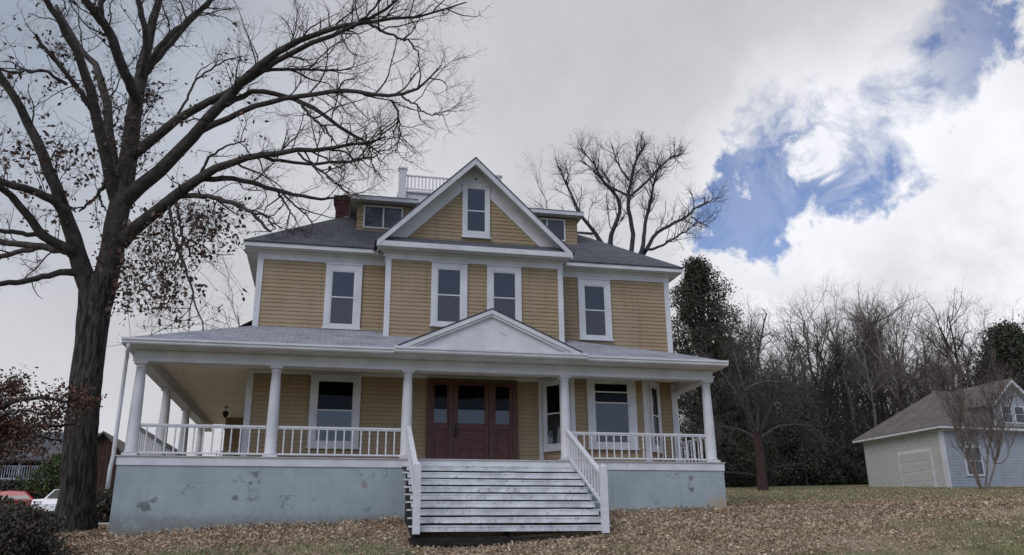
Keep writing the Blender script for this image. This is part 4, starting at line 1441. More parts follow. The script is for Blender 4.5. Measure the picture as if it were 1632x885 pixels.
    dens = (blob(130, 220, yt, 1.4, .30) + blob(60, 270, yt - 1, 1.5, .38) + blob(200, 380, yt, 1.3, .34) + blob(300, 370, yt - 1, 1.0, .55) + blob(330, 200, yt - 1, 1.7, .14)
            + blob(120, 320, yt, 1.3, .28) + blob(20, 60, yt - 1, 1.6, .12) + blob(350, 290, yt - 1, 1.3, .18) + blob(120, 120, yt - 1, 2.2, .14) + blob(240, 150, yt, 2.0, .10) + blob(300, 240, yt, 1.8, .12))
    n1 = np.sin(tips[:, 0] * 3.1) * np.sin(tips[:, 2] * 2.7 + 1) * np.sin(tips[:, 1] * 2.3)
    keep = r.random(len(tips)) < 0.75 * dens * np.where(n1 > -0.1, 1.0, 0.25)
    C = tips[keep]
    # hanging sprays of leaves beside the trunk
    ex = []
    for cx, cy, y, sx, sy, n in ((240, 400, yt - .6, 40, 30, 400), (300, 375, yt - .9, 42, 30, 500), (255, 460, yt - .6, 34, 30, 400), (215, 470, yt - .4, 24, 24, 210), (205, 435, yt - .2, 18, 30, 160), (345, 365, yt - 1.2, 20, 18, 170), (30, 250, yt - 1.5, 40, 22, 210), (120, 260, yt - .5, 45, 25, 240)):
        k = 75
        cc = np.stack([at(cx + r.normal() * sx * 1.15, cy + r.normal() * sy * 1.15, y + r.normal() * 0.5) for _ in range(k)])
        idx = r.integers(0, k, n)
        ex.append(cc[idx] + r.normal(size=(n, 3)) * 0.10)
    C = np.concatenate([C] + ex)
    C = C + r.normal(size=C.shape) * 0.03
    V, F = leaf_quads(C, 0.070, r)
    mi = (r.random(len(F)) < 0.3).astype(int)
    mesh_np('dry_leaves', V, F, [M['leafb1'], M['leafb2']], root, mi)
    # thin shoots that carry the hanging sprays
    sh = []
    for e in ex:
        m = e.mean(0)
        k = len(e) // 9
        src = e[r.integers(0, len(e), k)]
        top = m + np.array([0, 0, 0.9]) + r.normal(size=(k, 3)) * np.array([.5, .3, .2])
        t = np.linspace(0, 1, 5)[None, :, None]
        Pp = top[:, None] * (1 - t) + src[:, None] * t + r.normal(size=(k, 5, 3)) * 0.05
        sh.append(tubes(Pp, np.full((k, 5), 0.006), 3))
    V, F = join(sh)
    mesh_np('leafy_shoots', V, F, [M['bark']], root)


big_oak()


# generic bare trees: meshes made once, then copied
def bare_tree_mesh(seed, H=14.0, spread=0.35, r0=0.22, nl=9, up=0.5, dens=1.0, fork=0.35, multi=1):
    r = np.random.default_rng(seed)
    K = 14
    trunks, rad = [], []
    for s in range(multi):
        z = np.linspace(0, 1, K)
        lean = r.normal(size=2) * (0.04 if multi == 1 else 0.16)
        P = np.stack([lean[0] * H * z + np.cumsum(r.normal(size=K) * 0.012 * H) * z, lean[1] * H * z + np.cumsum(r.normal(size=K) * 0.012 * H) * z, z * H * (0.80 if multi == 1 else r.uniform(.6, .8)) - 0.3], 1)
        trunks.append(P)
        rad.append(r0 * (1 - 0.82 * z) * (1.0 if multi == 1 else 0.6))
    T = np.stack(trunks)
    R = np.stack(rad)
    tv = tubes(T, R, 8)
    per = nl / (H * 0.8)
    P1, R1 = spawn(T, R, r, per, H * 0.15, H * (0.14 + spread), r0 * 0.25, 10, up=up, ang=(30, 65), wob=0.17, start=fork)
    P2, R2 = spawn(P1, R1, r, 1.7 * dens, H * 0.07, H * 0.19, r0 * 0.17, 7, up=up * 0.8, ang=(25, 60), wob=0.18, start=0.15)
    P3, R3 = spawn(P2, R2, r, 2.4 * dens, H * 0.035, H * 0.09, 0.013, 5, up=up * 0.6, ang=(25, 65), wob=0.22, start=0.1)
    P4, R4 = spawn(P3, R3, r, 2.6 * dens, H * 0.02, H * 0.055, 0.010, 4, up=up * 0.5, ang=(25, 65), wob=0.22, start=0.1)
    return tv, join([tubes(P1, R1, 6), tubes(P2, R2, 4), tubes(P3, R3, 3), tubes(P4, R4, 3)]), (P1, P2, P3)


def make_me(name, V, F, mats, midx=None, smooth=True):
    o = mesh_np(name, V, F, mats, None, midx, smooth)
    me = o.data
    bpy.data.objects.remove(o)
    return me


def put_tree(name, meshes, loc, s, rz, label, cat, group):
    root = empty(name, loc, label, cat, group, rz)
    root.scale = (s, s, s) if not hasattr(s, '__len__') else s
    for nm, me in meshes:
        o = bpy.data.objects.new(nm, me)
        o.parent = root
        col.objects.link(o)
    return root


variants = []
for k in range(9):
    tv, cv, _ = bare_tree_mesh(100 + k, H=14, spread=0.24 + 0.04 * (k % 3), r0=0.15 + 0.025 * (k % 3), nl=17 + 2 * (k % 4), up=0.28 + 0.06 * (k % 3), fork=0.22 + 0.05 * (k % 4), dens=1.45, multi=1)
    b = [M['bark'], M['bark2'], M['bark6'], M['bark2']][k % 4]
    variants.append((make_me('trunk', *tv, [b]), make_me('crown', *cv, [b])))

TOPS = ([1080, 1150, 1200, 1240, 1280, 1330, 1400, 1480, 1550, 1600, 1640, 1700], [470, 468, 455, 450, 432, 428, 440, 448, 462, 480, 505, 520])
rt = random.Random(3)
kinds = ['slender bare tree', 'tall forked bare tree', 'thin grey bare tree', 'twiggy bare tree', 'straight bare tree', 'crooked bare tree']
where = [(1100, 1200, 'behind the right end of the porch'), (1200, 1300, 'in the wood right of the dark evergreen'), (1300, 1400, 'in the middle of the wood right of the house'),
         (1400, 1480, 'in the wood just left of the neighbouring hipped roof'), (1480, 1560, 'in the wood above the neighbouring hipped roof'), (1560, 1760, 'in the wood above the gabled dormer at the right')]
k = 0
for row, (dy, step, off) in enumerate(((42, 25, 0), (50, 24, 12), (60, 27, 5))):
    px = 1092 + off
    while px < 1690:
        y = dy + rt.uniform(-3.5, 3.5)
        top = np.interp(px, *TOPS) + (rt.uniform(-10, 75) if row != 2 else rt.uniform(0, 25))
        p = at(px, top, y)
        g0_ = float(hgt(p[0], y))
        s = (p[2] - g0_) / 14.0
        wtxt = [w for a, b, w in where if a <= px < b or (px < 1100 and a == 1100)][0]
        wv_ = s * rt.uniform(0.75, 1.2)
        tt_ = put_tree('bare_tree', [('trunk', variants[(k * 5 + row) % 9][0]), ('crown', variants[(k * 5 + row) % 9][1])], (p[0], y, g0_ - 0.3), (wv_, wv_, s), rt.uniform(0, 6.28),
                 '%s %s, %s row' % (kinds[k % 6], wtxt, ('front', 'middle', 'back')[row]), 'tree', 'bare trees of the wood')
        tt_.rotation_euler = (rt.uniform(-0.10, 0.10), rt.uniform(-0.12, 0.12), tt_.rotation_euler[2])
        k += 1
        px += step + rt.uniform(-5, 5)


# tree behind the house, right of the gable, with traced limbs
def back_tree():
    r = np.random.default_rng(21)
    y = 20.0
    base = at(1005, 480, y)
    gz = float(hgt(base[0], y))
    tr = limb([(1004, 560, y, 15), (1003, 480, y, 13), (1002, 440, y, 12), (1003, 425, y, 11)])
    tr[0, 2] = gz - 0.2
    tr[0, 0], tr[0, 3] = base[0], 0.45
    L = []
    def add(*p):
        L.append(limb(p, 0.66))
    add((1000, 440, y, 7), (1003, 410, y, 6), (1012, 380, y, 5.5), (1007, 356, y, 5), (998, 325, y, 4.5), (1000, 312, y, 4), (1009, 274, y, 3.4), (1014, 250, y, 2.6), (1030, 228, y, 1.4))
    add((998, 430, y, 8), (968, 392, y, 6), (978, 360, y - .5, 5), (993, 336, y - .8, 4.5), (985, 312, y - 1, 3.6), (960, 290, y - 1.3, 3), (950, 265, y - 1.5, 2), (930, 240, y - 1.8, 1.2))
    add((1006, 430, y, 7), (1025, 403, y, 5.5), (1026, 370, y, 4.5), (1031, 344, y + .3, 4), (1038, 315, y + .5, 3.2), (1043, 289, y + .7, 2.4), (1050, 262, y + 1, 1.4))
    add((1008, 430, y, 6.5), (1031, 400, y + .2, 5), (1038, 380, y + .2, 4.4), (1052, 365, y + .4, 4), (1075, 356, y + .6, 3.4), (1101, 344, y + .9, 2.6), (1106, 330, y + 1, 2.2), (1122, 324, y + 1.2, 1.6), (1145, 315, y + 1.4, .8))
    add((996, 430, y, 7), (955, 384, y - .2, 5.2), (942, 360, y - .4, 4.4), (925, 347, y - .5, 3.8), (918, 325, y - .6, 3), (905, 300, y - .8, 2.4), (890, 265, y - 1, 1.4))
    add((945, 372, y - .4, 3.4), (930, 372, y - .4, 3), (905, 372, y - .3, 2.4), (880, 360, y - .2, 1.6))
    add((1000, 312, y, 3.2), (975, 300, y + .6, 2.6), (960, 290, y + 1, 2.2), (950, 275, y + 1.2, 1.8), (925, 255, y + 1.5, 1))
    add((1000, 316, y, 3.4), (1025, 295, y - .6, 3), (1045, 275, y - .9, 2.4), (1062, 255, y - 1.2, 1.8), (1085, 245, y - 1.4, 1))
    add((1006, 290, y, 2.6), (990, 272, y - .6, 2), (980, 250, y - .8, 1.4), (975, 228, y - 1, .8))
    add((1028, 398, y, 3.6), (1050, 395, y - .5, 3), (1070, 382, y - .8, 2.4), (1095, 368, y - 1, 1.6), (1110, 355, y - 1.2, 1))
    add((1101, 345, y + .9, 2), (1115, 355, y + 1, 1.4), (1130, 362, y + 1, .8))
    levels = [
        (dict(per_m=5.2, lmin=0.7, lmax=2.6, rr=0.026, K=8, up=0.45, ang=(25, 60), wob=0.2, start=0.3), 4),
        (dict(per_m=6.0, lmin=0.4, lmax=1.3, rr=0.013, K=6, up=0.35, ang=(25, 60), wob=0.22, start=0.15), 3),
        (dict(per_m=4.2, lmin=0.25, lmax=0.9, rr=0.0105, K=4, up=0.2, ang=(25, 65), wob=0.22, start=0.1), 3),
        (dict(per_m=3.5, lmin=0.2, lmax=0.5, rr=0.008, K=4, up=0.2, ang=(25, 65), wob=0.22, start=0.1), 3),
    ]
    traced_tree('bare_tree', (base[0], y, gz), L, 'bare spreading tree rising behind the roof, right of the front gable', 'tree', M['bark3'], r, levels, tr)


back_tree()
# two small far trees glimpsed left of the house and between gable and dormer
for (px, top, y, lab) in ((378, 425, 34, 'small faint bare tree behind the upper left corner of the house'), (872, 262, 34, 'faint bare treetop showing between the front gable and the tree behind the roof')):
    p = at(px, top, y)
    g0_ = float(hgt(p[0], y))
    s = (p[2] - g0_) / 14.0
    put_tree('bare_tree', [('trunk', variants[1][0]), ('crown', variants[1][1])], (p[0], y, g0_), (s * 0.9, s * 0.9, s), 1.3, lab, 'tree', None)


# evergreen trees and shrubs: trunk, limbs, leaf clumps
def leafy_mesh(seed, H, W, n_clump, per, size, shape='oval', base=0.1, clump=0.28, limbs=True):
    r = np.random.default_rng(seed)
    th = r.uniform(0, 2 * np.pi, n_clump)
    z = base + (1 - base) * r.random(n_clump) ** 0.8
    if shape == 'cone':
        rad = (1 - z) * 1.0 + 0.04
    elif shape == 'spire':
        rad = np.minimum(1, (1 - z) * 1.35 + 0.08) ** 0.9 * (1 + 0.35 * np.sin(z * 31 + th * 2))
    elif shape == 'tree':
        rad = np.sin(np.clip((z - base) / (1 - base), 0, 1) * np.pi * 0.93 + 0.15) ** 0.7
    else:
        rad = np.sqrt(np.maximum(0.0, 1 - ((z - 0.35) / 0.65) ** 2))
    lump = 1 + 0.28 * np.sin(th * 3 + seed) * np.sin(z * 9 + seed) + 0.15 * np.sin(th * 7 + z * 17)
    rr = rad * W / 2 * lump * np.sqrt(r.uniform(0.25, 1.0, n_clump))
    C = np.stack([np.cos(th) * rr, np.sin(th) * rr, z * H], 1)
    idx = np.repeat(np.arange(n_clump), per)
    Q = C[idx] + r.normal(size=(len(idx), 3)) * clump * np.array([1, 1, 0.75])
    V, F = leaf_quads(Q, size, r)
    tone = r.integers(0, 3, n_clump)
    mi = np.where(r.random(len(idx)) < 0.7, tone[idx], r.integers(0, 3, len(idx)))
    parts = None
    K = 6
    t = np.linspace(0, 1, K)[None, :, None]
    sel = C[:: max(1, n_clump // 90)]
    org = np.stack([np.zeros(len(sel)), np.zeros(len(sel)), sel[:, 2] * 0.6], 1)
    P = org[:, None] * (1 - t) + sel[:, None] * t + r.normal(size=(len(sel), K, 3)) * 0.03 * W
    R = np.linspace(0.035, 0.008, K)[None, :].repeat(len(sel), 0) * max(1, H / 5)
    tk = np.stack([np.zeros(8), np.zeros(8), np.linspace(-0.2, H * 0.92, 8)], 1)[None]
    tk = tk + r.normal(size=tk.shape) * 0.01 * H * np.array([1, 1, 0])
    tv = join([tubes(tk, np.linspace(0.028 * H, 0.006 * H, 8)[None], 8), tubes(P, R, 4)])
    return tv, (V, F, mi)


def leafy(name, seed, loc, H, W, n, per, size, label, cat, group=None, shape='oval', mats=('leafg1', 'leafg2', 'leafg3'), base=0.1, clump=0.28, bark='bark'):
    tv, (V, F, mi) = leafy_mesh(seed, H, W, n, per, size, shape, base, clump)
    m1 = make_me('trunk', *tv, [M[bark]])
    m2 = make_me('crown', V, F, [M[a] for a in mats], mi, False)
    return put_tree(name, [('trunk', m1), ('crown', m2)], loc, 1.0, seed * 0.7, label, cat, group), (m1, m2)


def gp(px, y):
    """ground point straight below photo column px at depth y"""
    p = at(px, 800, y)
    for _ in range(6):
        z = float(hgt(p[0], y))
        v = ray(px, 800)
        # shift pixel row so the ray meets the ground there
        lo, hi = 300.0, 1000.0
        for _ in range(30):
            mid = (lo + hi) / 2
            q = at(px, mid, y)
            if q[2] > float(hgt(q[0], y)):
                lo = mid
            else:
                hi = mid
        p = at(px, lo, y)
    return (p[0], y, float(hgt(p[0], y)))


def height_to(px, top, y):
    return at(px, top, y)[2] - gp(px, y)[2]


g = gp(1140, 30)
leafy('evergreen_tree', 31, g, height_to(1118, 420, 30), 9.0, 1400, 34, 0.072, 'tall dark evergreen right beside the house, behind the right end of the porch', 'tree', None, 'spire', base=0.04, clump=0.26)
leafy('evergreen_tree', 33, gp(1178, 33), height_to(1178, 545, 33), 6.0, 620, 34, 0.08, 'shorter dark evergreen between the tall evergreen and the red-trunked lawn tree', 'tree', None, 'spire', base=0.0, clump=0.28)
g = gp(1632, 44)
leafy('evergreen_tree', 37, gp(1650, 40), height_to(1650, 525, 40), 6.0, 600, 34, 0.13, 'dark evergreen beyond the roof of the neighbouring house at the right edge', 'tree', None, 'tree', base=0.1, clump=0.45)

# dark shrubs along the foot of the wood
shr = [leafy_mesh(50 + k, 4.6, 5.2, 300, 34, 0.085, 'oval', 0.0, 0.34) for k in range(3)]
shm = [(make_me('trunk', *a, [M['bark']]), make_me('crown', b[0], b[1], [M['leafg1'], M['leafg3'], M['leafg1']], b[2], False)) for a, b in shr]
SHL = ['broad dark shrub just behind the right corner of the porch', 'dark shrub to the left of the red-trunked lawn tree', 'dark shrub directly behind the red trunk of the lawn tree',
       'dark shrub just right of the red-trunked lawn tree', 'dark shrub between the red-trunked lawn tree and the lamp post', 'dark shrub standing right behind the lamp post',
       'dark shrub just right of the lamp post', 'second dark shrub right of the lamp post', 'dark shrub at the left eave tip of the neighbouring hipped house',
       'dark shrub behind the low left corner of the hipped roof', 'dark shrub behind the pale side of the neighbouring house', 'dark shrub behind the hip ridge of the neighbouring house',
       'taller dark shrub deep in the wood, nearest the evergreen tree', 'taller dark shrub deep in the wood behind the lawn tree', 'taller dark shrub deep in the wood left of the lamp post',
       'taller dark shrub deep in the wood right of the lamp post', 'taller dark shrub deep in the wood above the hipped roof eave']
k = 0
for px, y in ((1150, 36), (1180, 40), (1205, 37), (1232, 41), (1262, 38), (1290, 42), (1318, 39), (1345, 43), (1372, 39), (1400, 42), (1430, 45), (1460, 43), (1165, 44), (1220, 46), (1275, 47), (1330, 48), (1385, 47)):
    p = gp(px, y)
    s = rt.uniform(0.7, 1.25)
    n_ = 'between its trunks' if k > 11 else 'at the edge of the lawn'
    wtxt = ('behind the right corner of the porch' if px < 1190 else 'behind the small red-trunked tree' if px < 1240 else 'beside the thin lamp post' if px < 1300 else 'between the lamp post and the neighbouring house' if px < 1380 else 'behind the neighbouring house')
    put_tree('shrub', [('trunk', shm[k % 3][0]), ('crown', shm[k % 3][1])], p, (s, s, s * 0.95), rt.uniform(0, 6), SHL[k], 'shrub', 'dark shrubs under the wood')
    k += 1


# brush under the wood: uncountable twigs and leaves
def brush():
    r = np.random.default_rng(77)
    n = 13000
    px = r.uniform(1130, 1640, n)
    y = r.uniform(40, 56, n)
    base = np.stack([at(a, 780, b) for a, b in zip(px, y)])
    base[:, 2] = hgt(base[:, 0], base[:, 1])
    L = 1.5 + 10.5 * r.random(n) ** 1.5
    K = 6
    P = np.zeros((n, K, 3))
    P[:, 0] = base
    d = nrm(np.stack([r.normal(size=n) * 0.35, r.normal(size=n) * 0.35, np.ones(n)], 1))
    for k in range(1, K):
        d = nrm(d + r.normal(size=(n, 3)) * 0.2)
        P[:, k] = P[:, k - 1] + d * (L / (K - 1))[:, None]
    R = np.linspace(0.022, 0.008, K)[None].repeat(n, 0)
    P2, R2 = spawn(P, R, r, 0.9, 0.5, 1.8, 0.011, 4, up=0.2, ang=(30, 70), wob=0.2)
    V, F = join([tubes(P, R, 3), tubes(P2, R2, 3)])
    C = P[:, 1:4].reshape(-1, 3)
    C = C[C[:, 2] - hgt(C[:, 0], C[:, 1]) < 5.0]
    C = np.repeat(C, 5, 0)
    C = C + r.normal(size=C.shape) * 0.40
    V2, F2 = leaf_quads(C, 0.10, r)
    nb = len(F)
    V, F = join([(V, F), (V2, F2)])
    mi = np.zeros(len(F))
    mi[nb:] = r.integers(1, 3, len(F2))
    o = mesh_np('undergrowth', V, F, [M['bark'], M['leafg1'], M['leafb1']], None, mi)
    tag(o, 'tangled dark undergrowth beneath the bare wood', 'undergrowth', kind='stuff')


brush()


# small tree with a reddish trunk on the lawn, drooping bare branches
def lawn_tree():
    r = np.random.default_rng(41)
    y = 20.0
    b = gp(1218, y)
    L = []
    def add(*p):
        L.append(limb(p, 0.6))
    tr = limb([(1219, 806, y, 13), (1218, 797, y, 10), (1215, 770, y, 8), (1212, 730, y, 7.5), (1207, 700, y, 7), (1204, 688, y, 7)])
    tr[0, 2] = b[2] - 0.1
    add((1206, 700, y, 6), (1190, 660, y, 5), (1170, 620, y, 4), (1140, 580, y, 3), (1115, 560, y, 1.5))
    add((1206, 700, y, 5), (1210, 650, y - .5, 4.5), (1205, 600, y - .8, 4), (1210, 550, y - 1, 3), (1222, 500, y - 1.2, 1.8))
    add((1208, 700, y, 5), (1225, 660, y + .5, 4.5), (1240, 620, y + .8, 4), (1250, 605, y + 1, 3.4), (1290, 625, y + 1.5, 1.6))
    add((1206, 690, y, 5), (1180, 640, y - 1, 4), (1186, 618, y - 1.3, 3.4), (1225, 606, y - 1.8, 3), (1262, 612, y - 2.2, 2.2), (1295, 638, y - 2.5, 1.2))
    add((1206, 695, y, 5), (1190, 640, y + .8, 4), (1172, 570, y + 1.2, 3), (1160, 520, y + 1.4, 1.8), (1150, 490, y + 1.5, 1))
    add((1208, 700, y, 4), (1240, 680, y - .5, 3.4), (1275, 675, y - .8, 2.6), (1310, 690, y - 1, 1.4))
    add((1206, 700, y, 4), (1180, 685, y, 3.4), (1150, 680, y - .3, 2.6), (1120, 690, y - .5, 1.4))
    add((1210, 690, y, 4), (1235, 640, y - 1.5, 3.4), (1260, 580, y - 2, 2.6), (1270, 540, y - 2.4, 1.4))
    levels = [
        (dict(per_m=5.5, lmin=0.7, lmax=2.2, rr=0.028, K=8, up=0.15, ang=(30, 75), wob=0.22, start=0.2, droop=0.3), 4),
        (dict(per_m=6, lmin=0.4, lmax=1.1, rr=0.014, K=6, up=0.05, ang=(30, 75), wob=0.25, start=0.1, droop=0.35), 3),
        (dict(per_m=5.5, lmin=0.2, lmax=0.6, rr=0.010, K=4, up=0.0, ang=(30, 75), wob=0.25, start=0.1, droop=0.3), 3),
    ]
    root, cr, LP, allP = traced_tree('ornamental_tree', b, L, 'low twiggy tree with reddish trunk on the lawn right of the porch', 'tree', M['bark5'], r, levels, tr)
    for ch in root.children:
        if ch.name.startswith('trunk'):
            ch.data.materials[0] = M['bark7']
    T = allP[1][:, 2:].reshape(-1, 3)
    C = T[r.random(len(T)) < 0.30]
    C = np.repeat(C, 2, 0) + r.normal(size=(2 * len(C), 3)) * 0.08
    V, F = leaf_quads(C, 0.05, r)
    mesh_np('dark_leaves', V, F, [M['leafg3'], M['leafg1'], M['leafb1']], root, r.integers(0, 3, len(F)))


lawn_tree()


# multi-stemmed tree in front of the neighbouring house
tv, cv, allP = bare_tree_mesh(201, H=6.2, spread=0.22, r0=0.085, nl=30, up=0.9, dens=3.0, fork=0.22, multi=5)
r_ = np.random.default_rng(5)
pts = np.concatenate([a[:, 2:].reshape(-1, 3) for a in allP[1:]])
pts = pts[pts[:, 2] > 3.0]
pts = pts[r_.random(len(pts)) < 0.16]
lv = leaf_quads(pts + r_.normal(size=pts.shape) * 0.04, 0.045, r_)
b = gp(1567, 14)
tt = at(1560, 530, 14)
s = (tt[2] - b[2]) / 5.8
put_tree('crape_myrtle', [('trunk', make_me('trunk', *tv, [M['bark8']])), ('crown', make_me('crown', *cv, [M['bark8']])), ('seed_heads', make_me('seed_heads', *lv, [M['leafb1']], None, False))],
         b, (s * 0.72, s * 0.72, s), 0.4, 'multi-stemmed bare tree with rusty seed heads in front of the neighbouring pale sage house', 'tree', None)

# ------------------------------------------------------------------ left side: shrubs, young oak, neighbours, cars
# dark bush at the lower left corner
bp = at(30, 860, -2.5)
gz = float(hgt(bp[0], -2.5))
leafy('shrub', 61, (bp[0] - 0.12, -2.5, gz - 0.1), at(35, 814, -2.5)[2] - gz + 0.1, 1.75, 400, 40, 0.034, 'dark tangled bush in the lower left corner, in front of the big oak', 'shrub', None, 'oval', ('leafg1', 'leafg3', 'leafb1'), 0.0, 0.10)
leafy('shrub', 66, gp(-22, -1.0), at(5, 808, -1)[2] - gp(5, -1)[2] + .02, 1.2, 150, 30, 0.06, 'yellowish green bush at the left edge behind the dark tangled bush', 'shrub', None, 'oval', ('leafg2', 'leafg3', 'leafg2'), 0.0, 0.14)
leafy('shrub', 62, gp(92, 36), height_to(92, 728, 36), 4.2, 460, 32, 0.07, 'rounded conical green evergreen bush left of the oak trunk', 'shrub', None, 'oval', ('leafg4', 'leafg2', 'leafg4'), 0.0, 0.15)
leafy('shrub', 63, gp(112, 34), height_to(112, 772, 34), 2.8, 130, 30, 0.07, 'low grey-brown round bush at the foot of the conical green bush', 'shrub', None, 'oval', ('leafg3', 'leafb1', 'leafg3'), 0.0, 0.12)
leafy('shrub', 64, gp(168, 17), height_to(168, 785, 17), 1.6, 110, 26, 0.08, 'dark low bush between the oak trunk and the blue foundation', 'shrub', None, 'oval', ('leafg1', 'leafg3', 'leafb1'), 0.0, 0.14)
leafy('shrub', 65, gp(2, 35), height_to(2, 772, 35), 4.2, 160, 28, 0.10, 'dark hedge bush at the left edge below the balcony', 'shrub', None, 'oval', ('leafg1', 'leafg3', 'leafg1'), 0.0, 0.2)


def young_oak():
    r = np.random.default_rng(91)
    y = 1.2
    base = gp(-70, y)
    top = at(30, 640, y)
    L = []
    def add(*p):
        L.append(limb(p))
    tr = limb([(-70, 850, y, 11), (-66, 760, y, 9), (-60, 700, y, 8), (-55, 670, y, 7)])
    tr[0, 2] = base[2] - 0.1
    tr[0, 0] = base[0]
    add((-58, 690, y, 6), (-20, 660, y, 5), (20, 640, y, 4), (60, 632, y, 3), (100, 640, y, 2), (140, 655, y - .2, 1.2))
    add((-60, 710, y, 6), (-20, 690, y + .3, 5), (30, 678, y + .4, 3.6), (80, 680, y + .4, 2.4), (130, 678, y + .3, 1.2))
    add((-55, 680, y, 5), (-30, 640, y, 4), (0, 622, y + .2, 3), (40, 612, y + .4, 1.8))
    add((-58, 700, y, 4), (-20, 668, y - .3, 3.4), (30, 655, y - .5, 2.4), (75, 662, y - .5, 1.4))
    add((-58, 715, y, 4), (-10, 698, y + .5, 3), (50, 698, y + .6, 2), (100, 702, y + .6, 1.2))
    add((-60, 720, y, 5), (-10, 712, y - .3, 4), (30, 705, y - .5, 2.4), (70, 708, y - .6, 1.2))
    levels = [
        (dict(per_m=4.5, lmin=0.3, lmax=0.9, rr=0.012, K=6, up=0.15, ang=(30, 75), wob=0.22, start=0.15), 4),
        (dict(per_m=6, lmin=0.15, lmax=0.5, rr=0.006, K=5, up=0.1, ang=(30, 75), wob=0.25, start=0.1), 3),
    ]
    root, cr, LP, allP = traced_tree('young_oak_tree', base, L, 'young oak at the left edge holding rust-brown leaves across the big trunk', 'tree', M['bark'], r, levels, tr)
    T = np.concatenate([allP[0][:, 2:].reshape(-1, 3), allP[1][:, 1:].reshape(-1, 3)])
    C = np.repeat(T, 12, 0)
    C = C[np.sin(C[:, 0] * 5) * np.sin(C[:, 2] * 6 + 1) > -0.45]
    C = C + r.normal(size=C.shape) * 0.14
    V, F = leaf_quads(C, 0.045, r)
    mesh_np('dry_leaves', V, F, [M['leafb1'], M['leafb2']], root, (r.random(len(F)) < 0.45).astype(int))


young_oak()

# blooms of the potted plant
r_ = np.random.default_rng(8)
C = np.array([FPXY[0], FPXY[1], 0.62]) + r_.normal(size=(160, 3)) * np.array([0.20, 0.16, 0.12])
V, F = leaf_quads(C, 0.05, r_)
mesh_np('blooms', V, F, [M['petal']], fp)
C = np.array([FPXY[0], FPXY[1], 0.42]) + r_.normal(size=(200, 3)) * np.array([0.16, 0.14, 0.10])
V, F = leaf_quads(C, 0.05, r_)
mesh_np('foliage', V, F, [M['leafg2']], fp)

# neighbour with a balcony, seen between bush and oak trunk
def balcony_house():
    y = 40.0
    a, b = at(-60, 760, y), at(120, 762, y)
    x0, x1 = a[0], b[0]
    zb = at(50, 762, y)[2]
    zr = at(60, 733, y)[2]
    zt_ = at(60, 688, y)[2]
    gz = float(hgt((x0 + x1) / 2, y))
    h = empty('neighbour_house', ((x0 + x1) / 2, y + 4, gz), 'dark two-storey house with a white balcony, behind the oak at the left', 'house')
    q = MB()
    q.box(x0, x1, y + 1.6, y + 9, gz - 0.5, zr)
    q.build('wall', M['darkgrey'], h)
    q = MB()
    q.slab([(x0 - 0.4, y - 0.3, zr), (x1 + 0.4, y - 0.3, zr), (x1 + 0.4, y + 5, zt_ + 0.6), (x0 - 0.4, y + 5, zt_ + 0.6)], 0.12)
    q.slab([(x0 - 0.4, y + 10, zr), (x1 + 0.4, y + 10, zr), (x1 + 0.4, y + 5, zt_ + 0.6), (x0 - 0.4, y + 5, zt_ + 0.6)], 0.12)
    q.build('roof', M['roofd'], h)
    q = MB()
    q.box(x0, x1, y, y + 1.6, zb - 0.12, zb)
    bl = q.build('balcony', M['greywood'], h)
    q = MB()
    q.box(x0, x1, y, y + 0.05, zb + 0.72, zb + 0.78)
    n = 46
    for i in range(n):
        x = x0 + (x1 - x0) * (i + 0.5) / n
        q.box(x - 0.02, x + 0.02, y + 0.01, y + 0.04, zb, zb + 0.72)
    q.build('balustrade', M['greywood'], bl)
    for i in range(5):
        q = MB()
        x = x0 + (x1 - x0) * (i + 0.2) / 4.6
        q.box(x - 0.07, x + 0.07, y + 0.05, y + 0.19, gz - 0.3, zr - 0.02)
        q.build('post', M['greywood'], h)
    for i in range(4):
        x = x0 + (x1 - x0) * (i + 0.5) / 4
        q = MB()
        q.box(x - 0.5, x + 0.5, y + 1.54, y + 1.6, zb + 0.3, zb + 1.15)
        w = q.build('window', M['greywood'], h)
        q = MB()
        q.box(x - 0.42, x + 0.42, y + 1.51, y + 1.54, zb + 0.36, zb + 1.1)
        q.build('pane', M['glass'], w)


balcony_house()


def gable_shed():
    y = 18.0
    p, l, r2 = at(167, 688, y), at(148, 712, y), at(187, 748, y)
    base = gp(166, y)[2]
    xm, w = p[0], 1.15
    h = empty('shed', (xm, y + 2, base), 'dark brown wooden gabled shed between the oak trunk and the porch', 'shed')
    ze = p[2] - 1.25
    q = MB()
    x = xm - w
    i = 0
    while x < xm + w - 1e-3:
        x2 = min(x + 0.16, xm + w)
        zt1 = p[2] - abs(x + 0.08 - xm) * 1.25 / w - 0.08
        q.box(x, x2 - 0.015, y + 0.002 * (i % 2), y + 0.05, base - 0.3, zt1)
        x = x2
        i += 1
    q.box(xm - w, xm + w, y + 0.05, y + 5, base - 0.3, ze)
    q.build('wall', M['brownwood'], h)
    q = MB()
    for s in (-1, 1):
        q.slab([(xm, y - 0.25, p[2]), (xm, y + 5.2, p[2]), (xm + s * (w + 0.3), y + 5.2, ze - 0.22), (xm + s * (w + 0.3), y - 0.25, ze - 0.22)], 0.08)
    q.build('roof', M['roofbr'], h)
    q = MB()
    q.box(xm - 0.75, xm - 0.15, y - 0.04, y, base + 0.9, base + 1.8)
    q.build('shutter', M['shed_white'], h)


gable_shed()


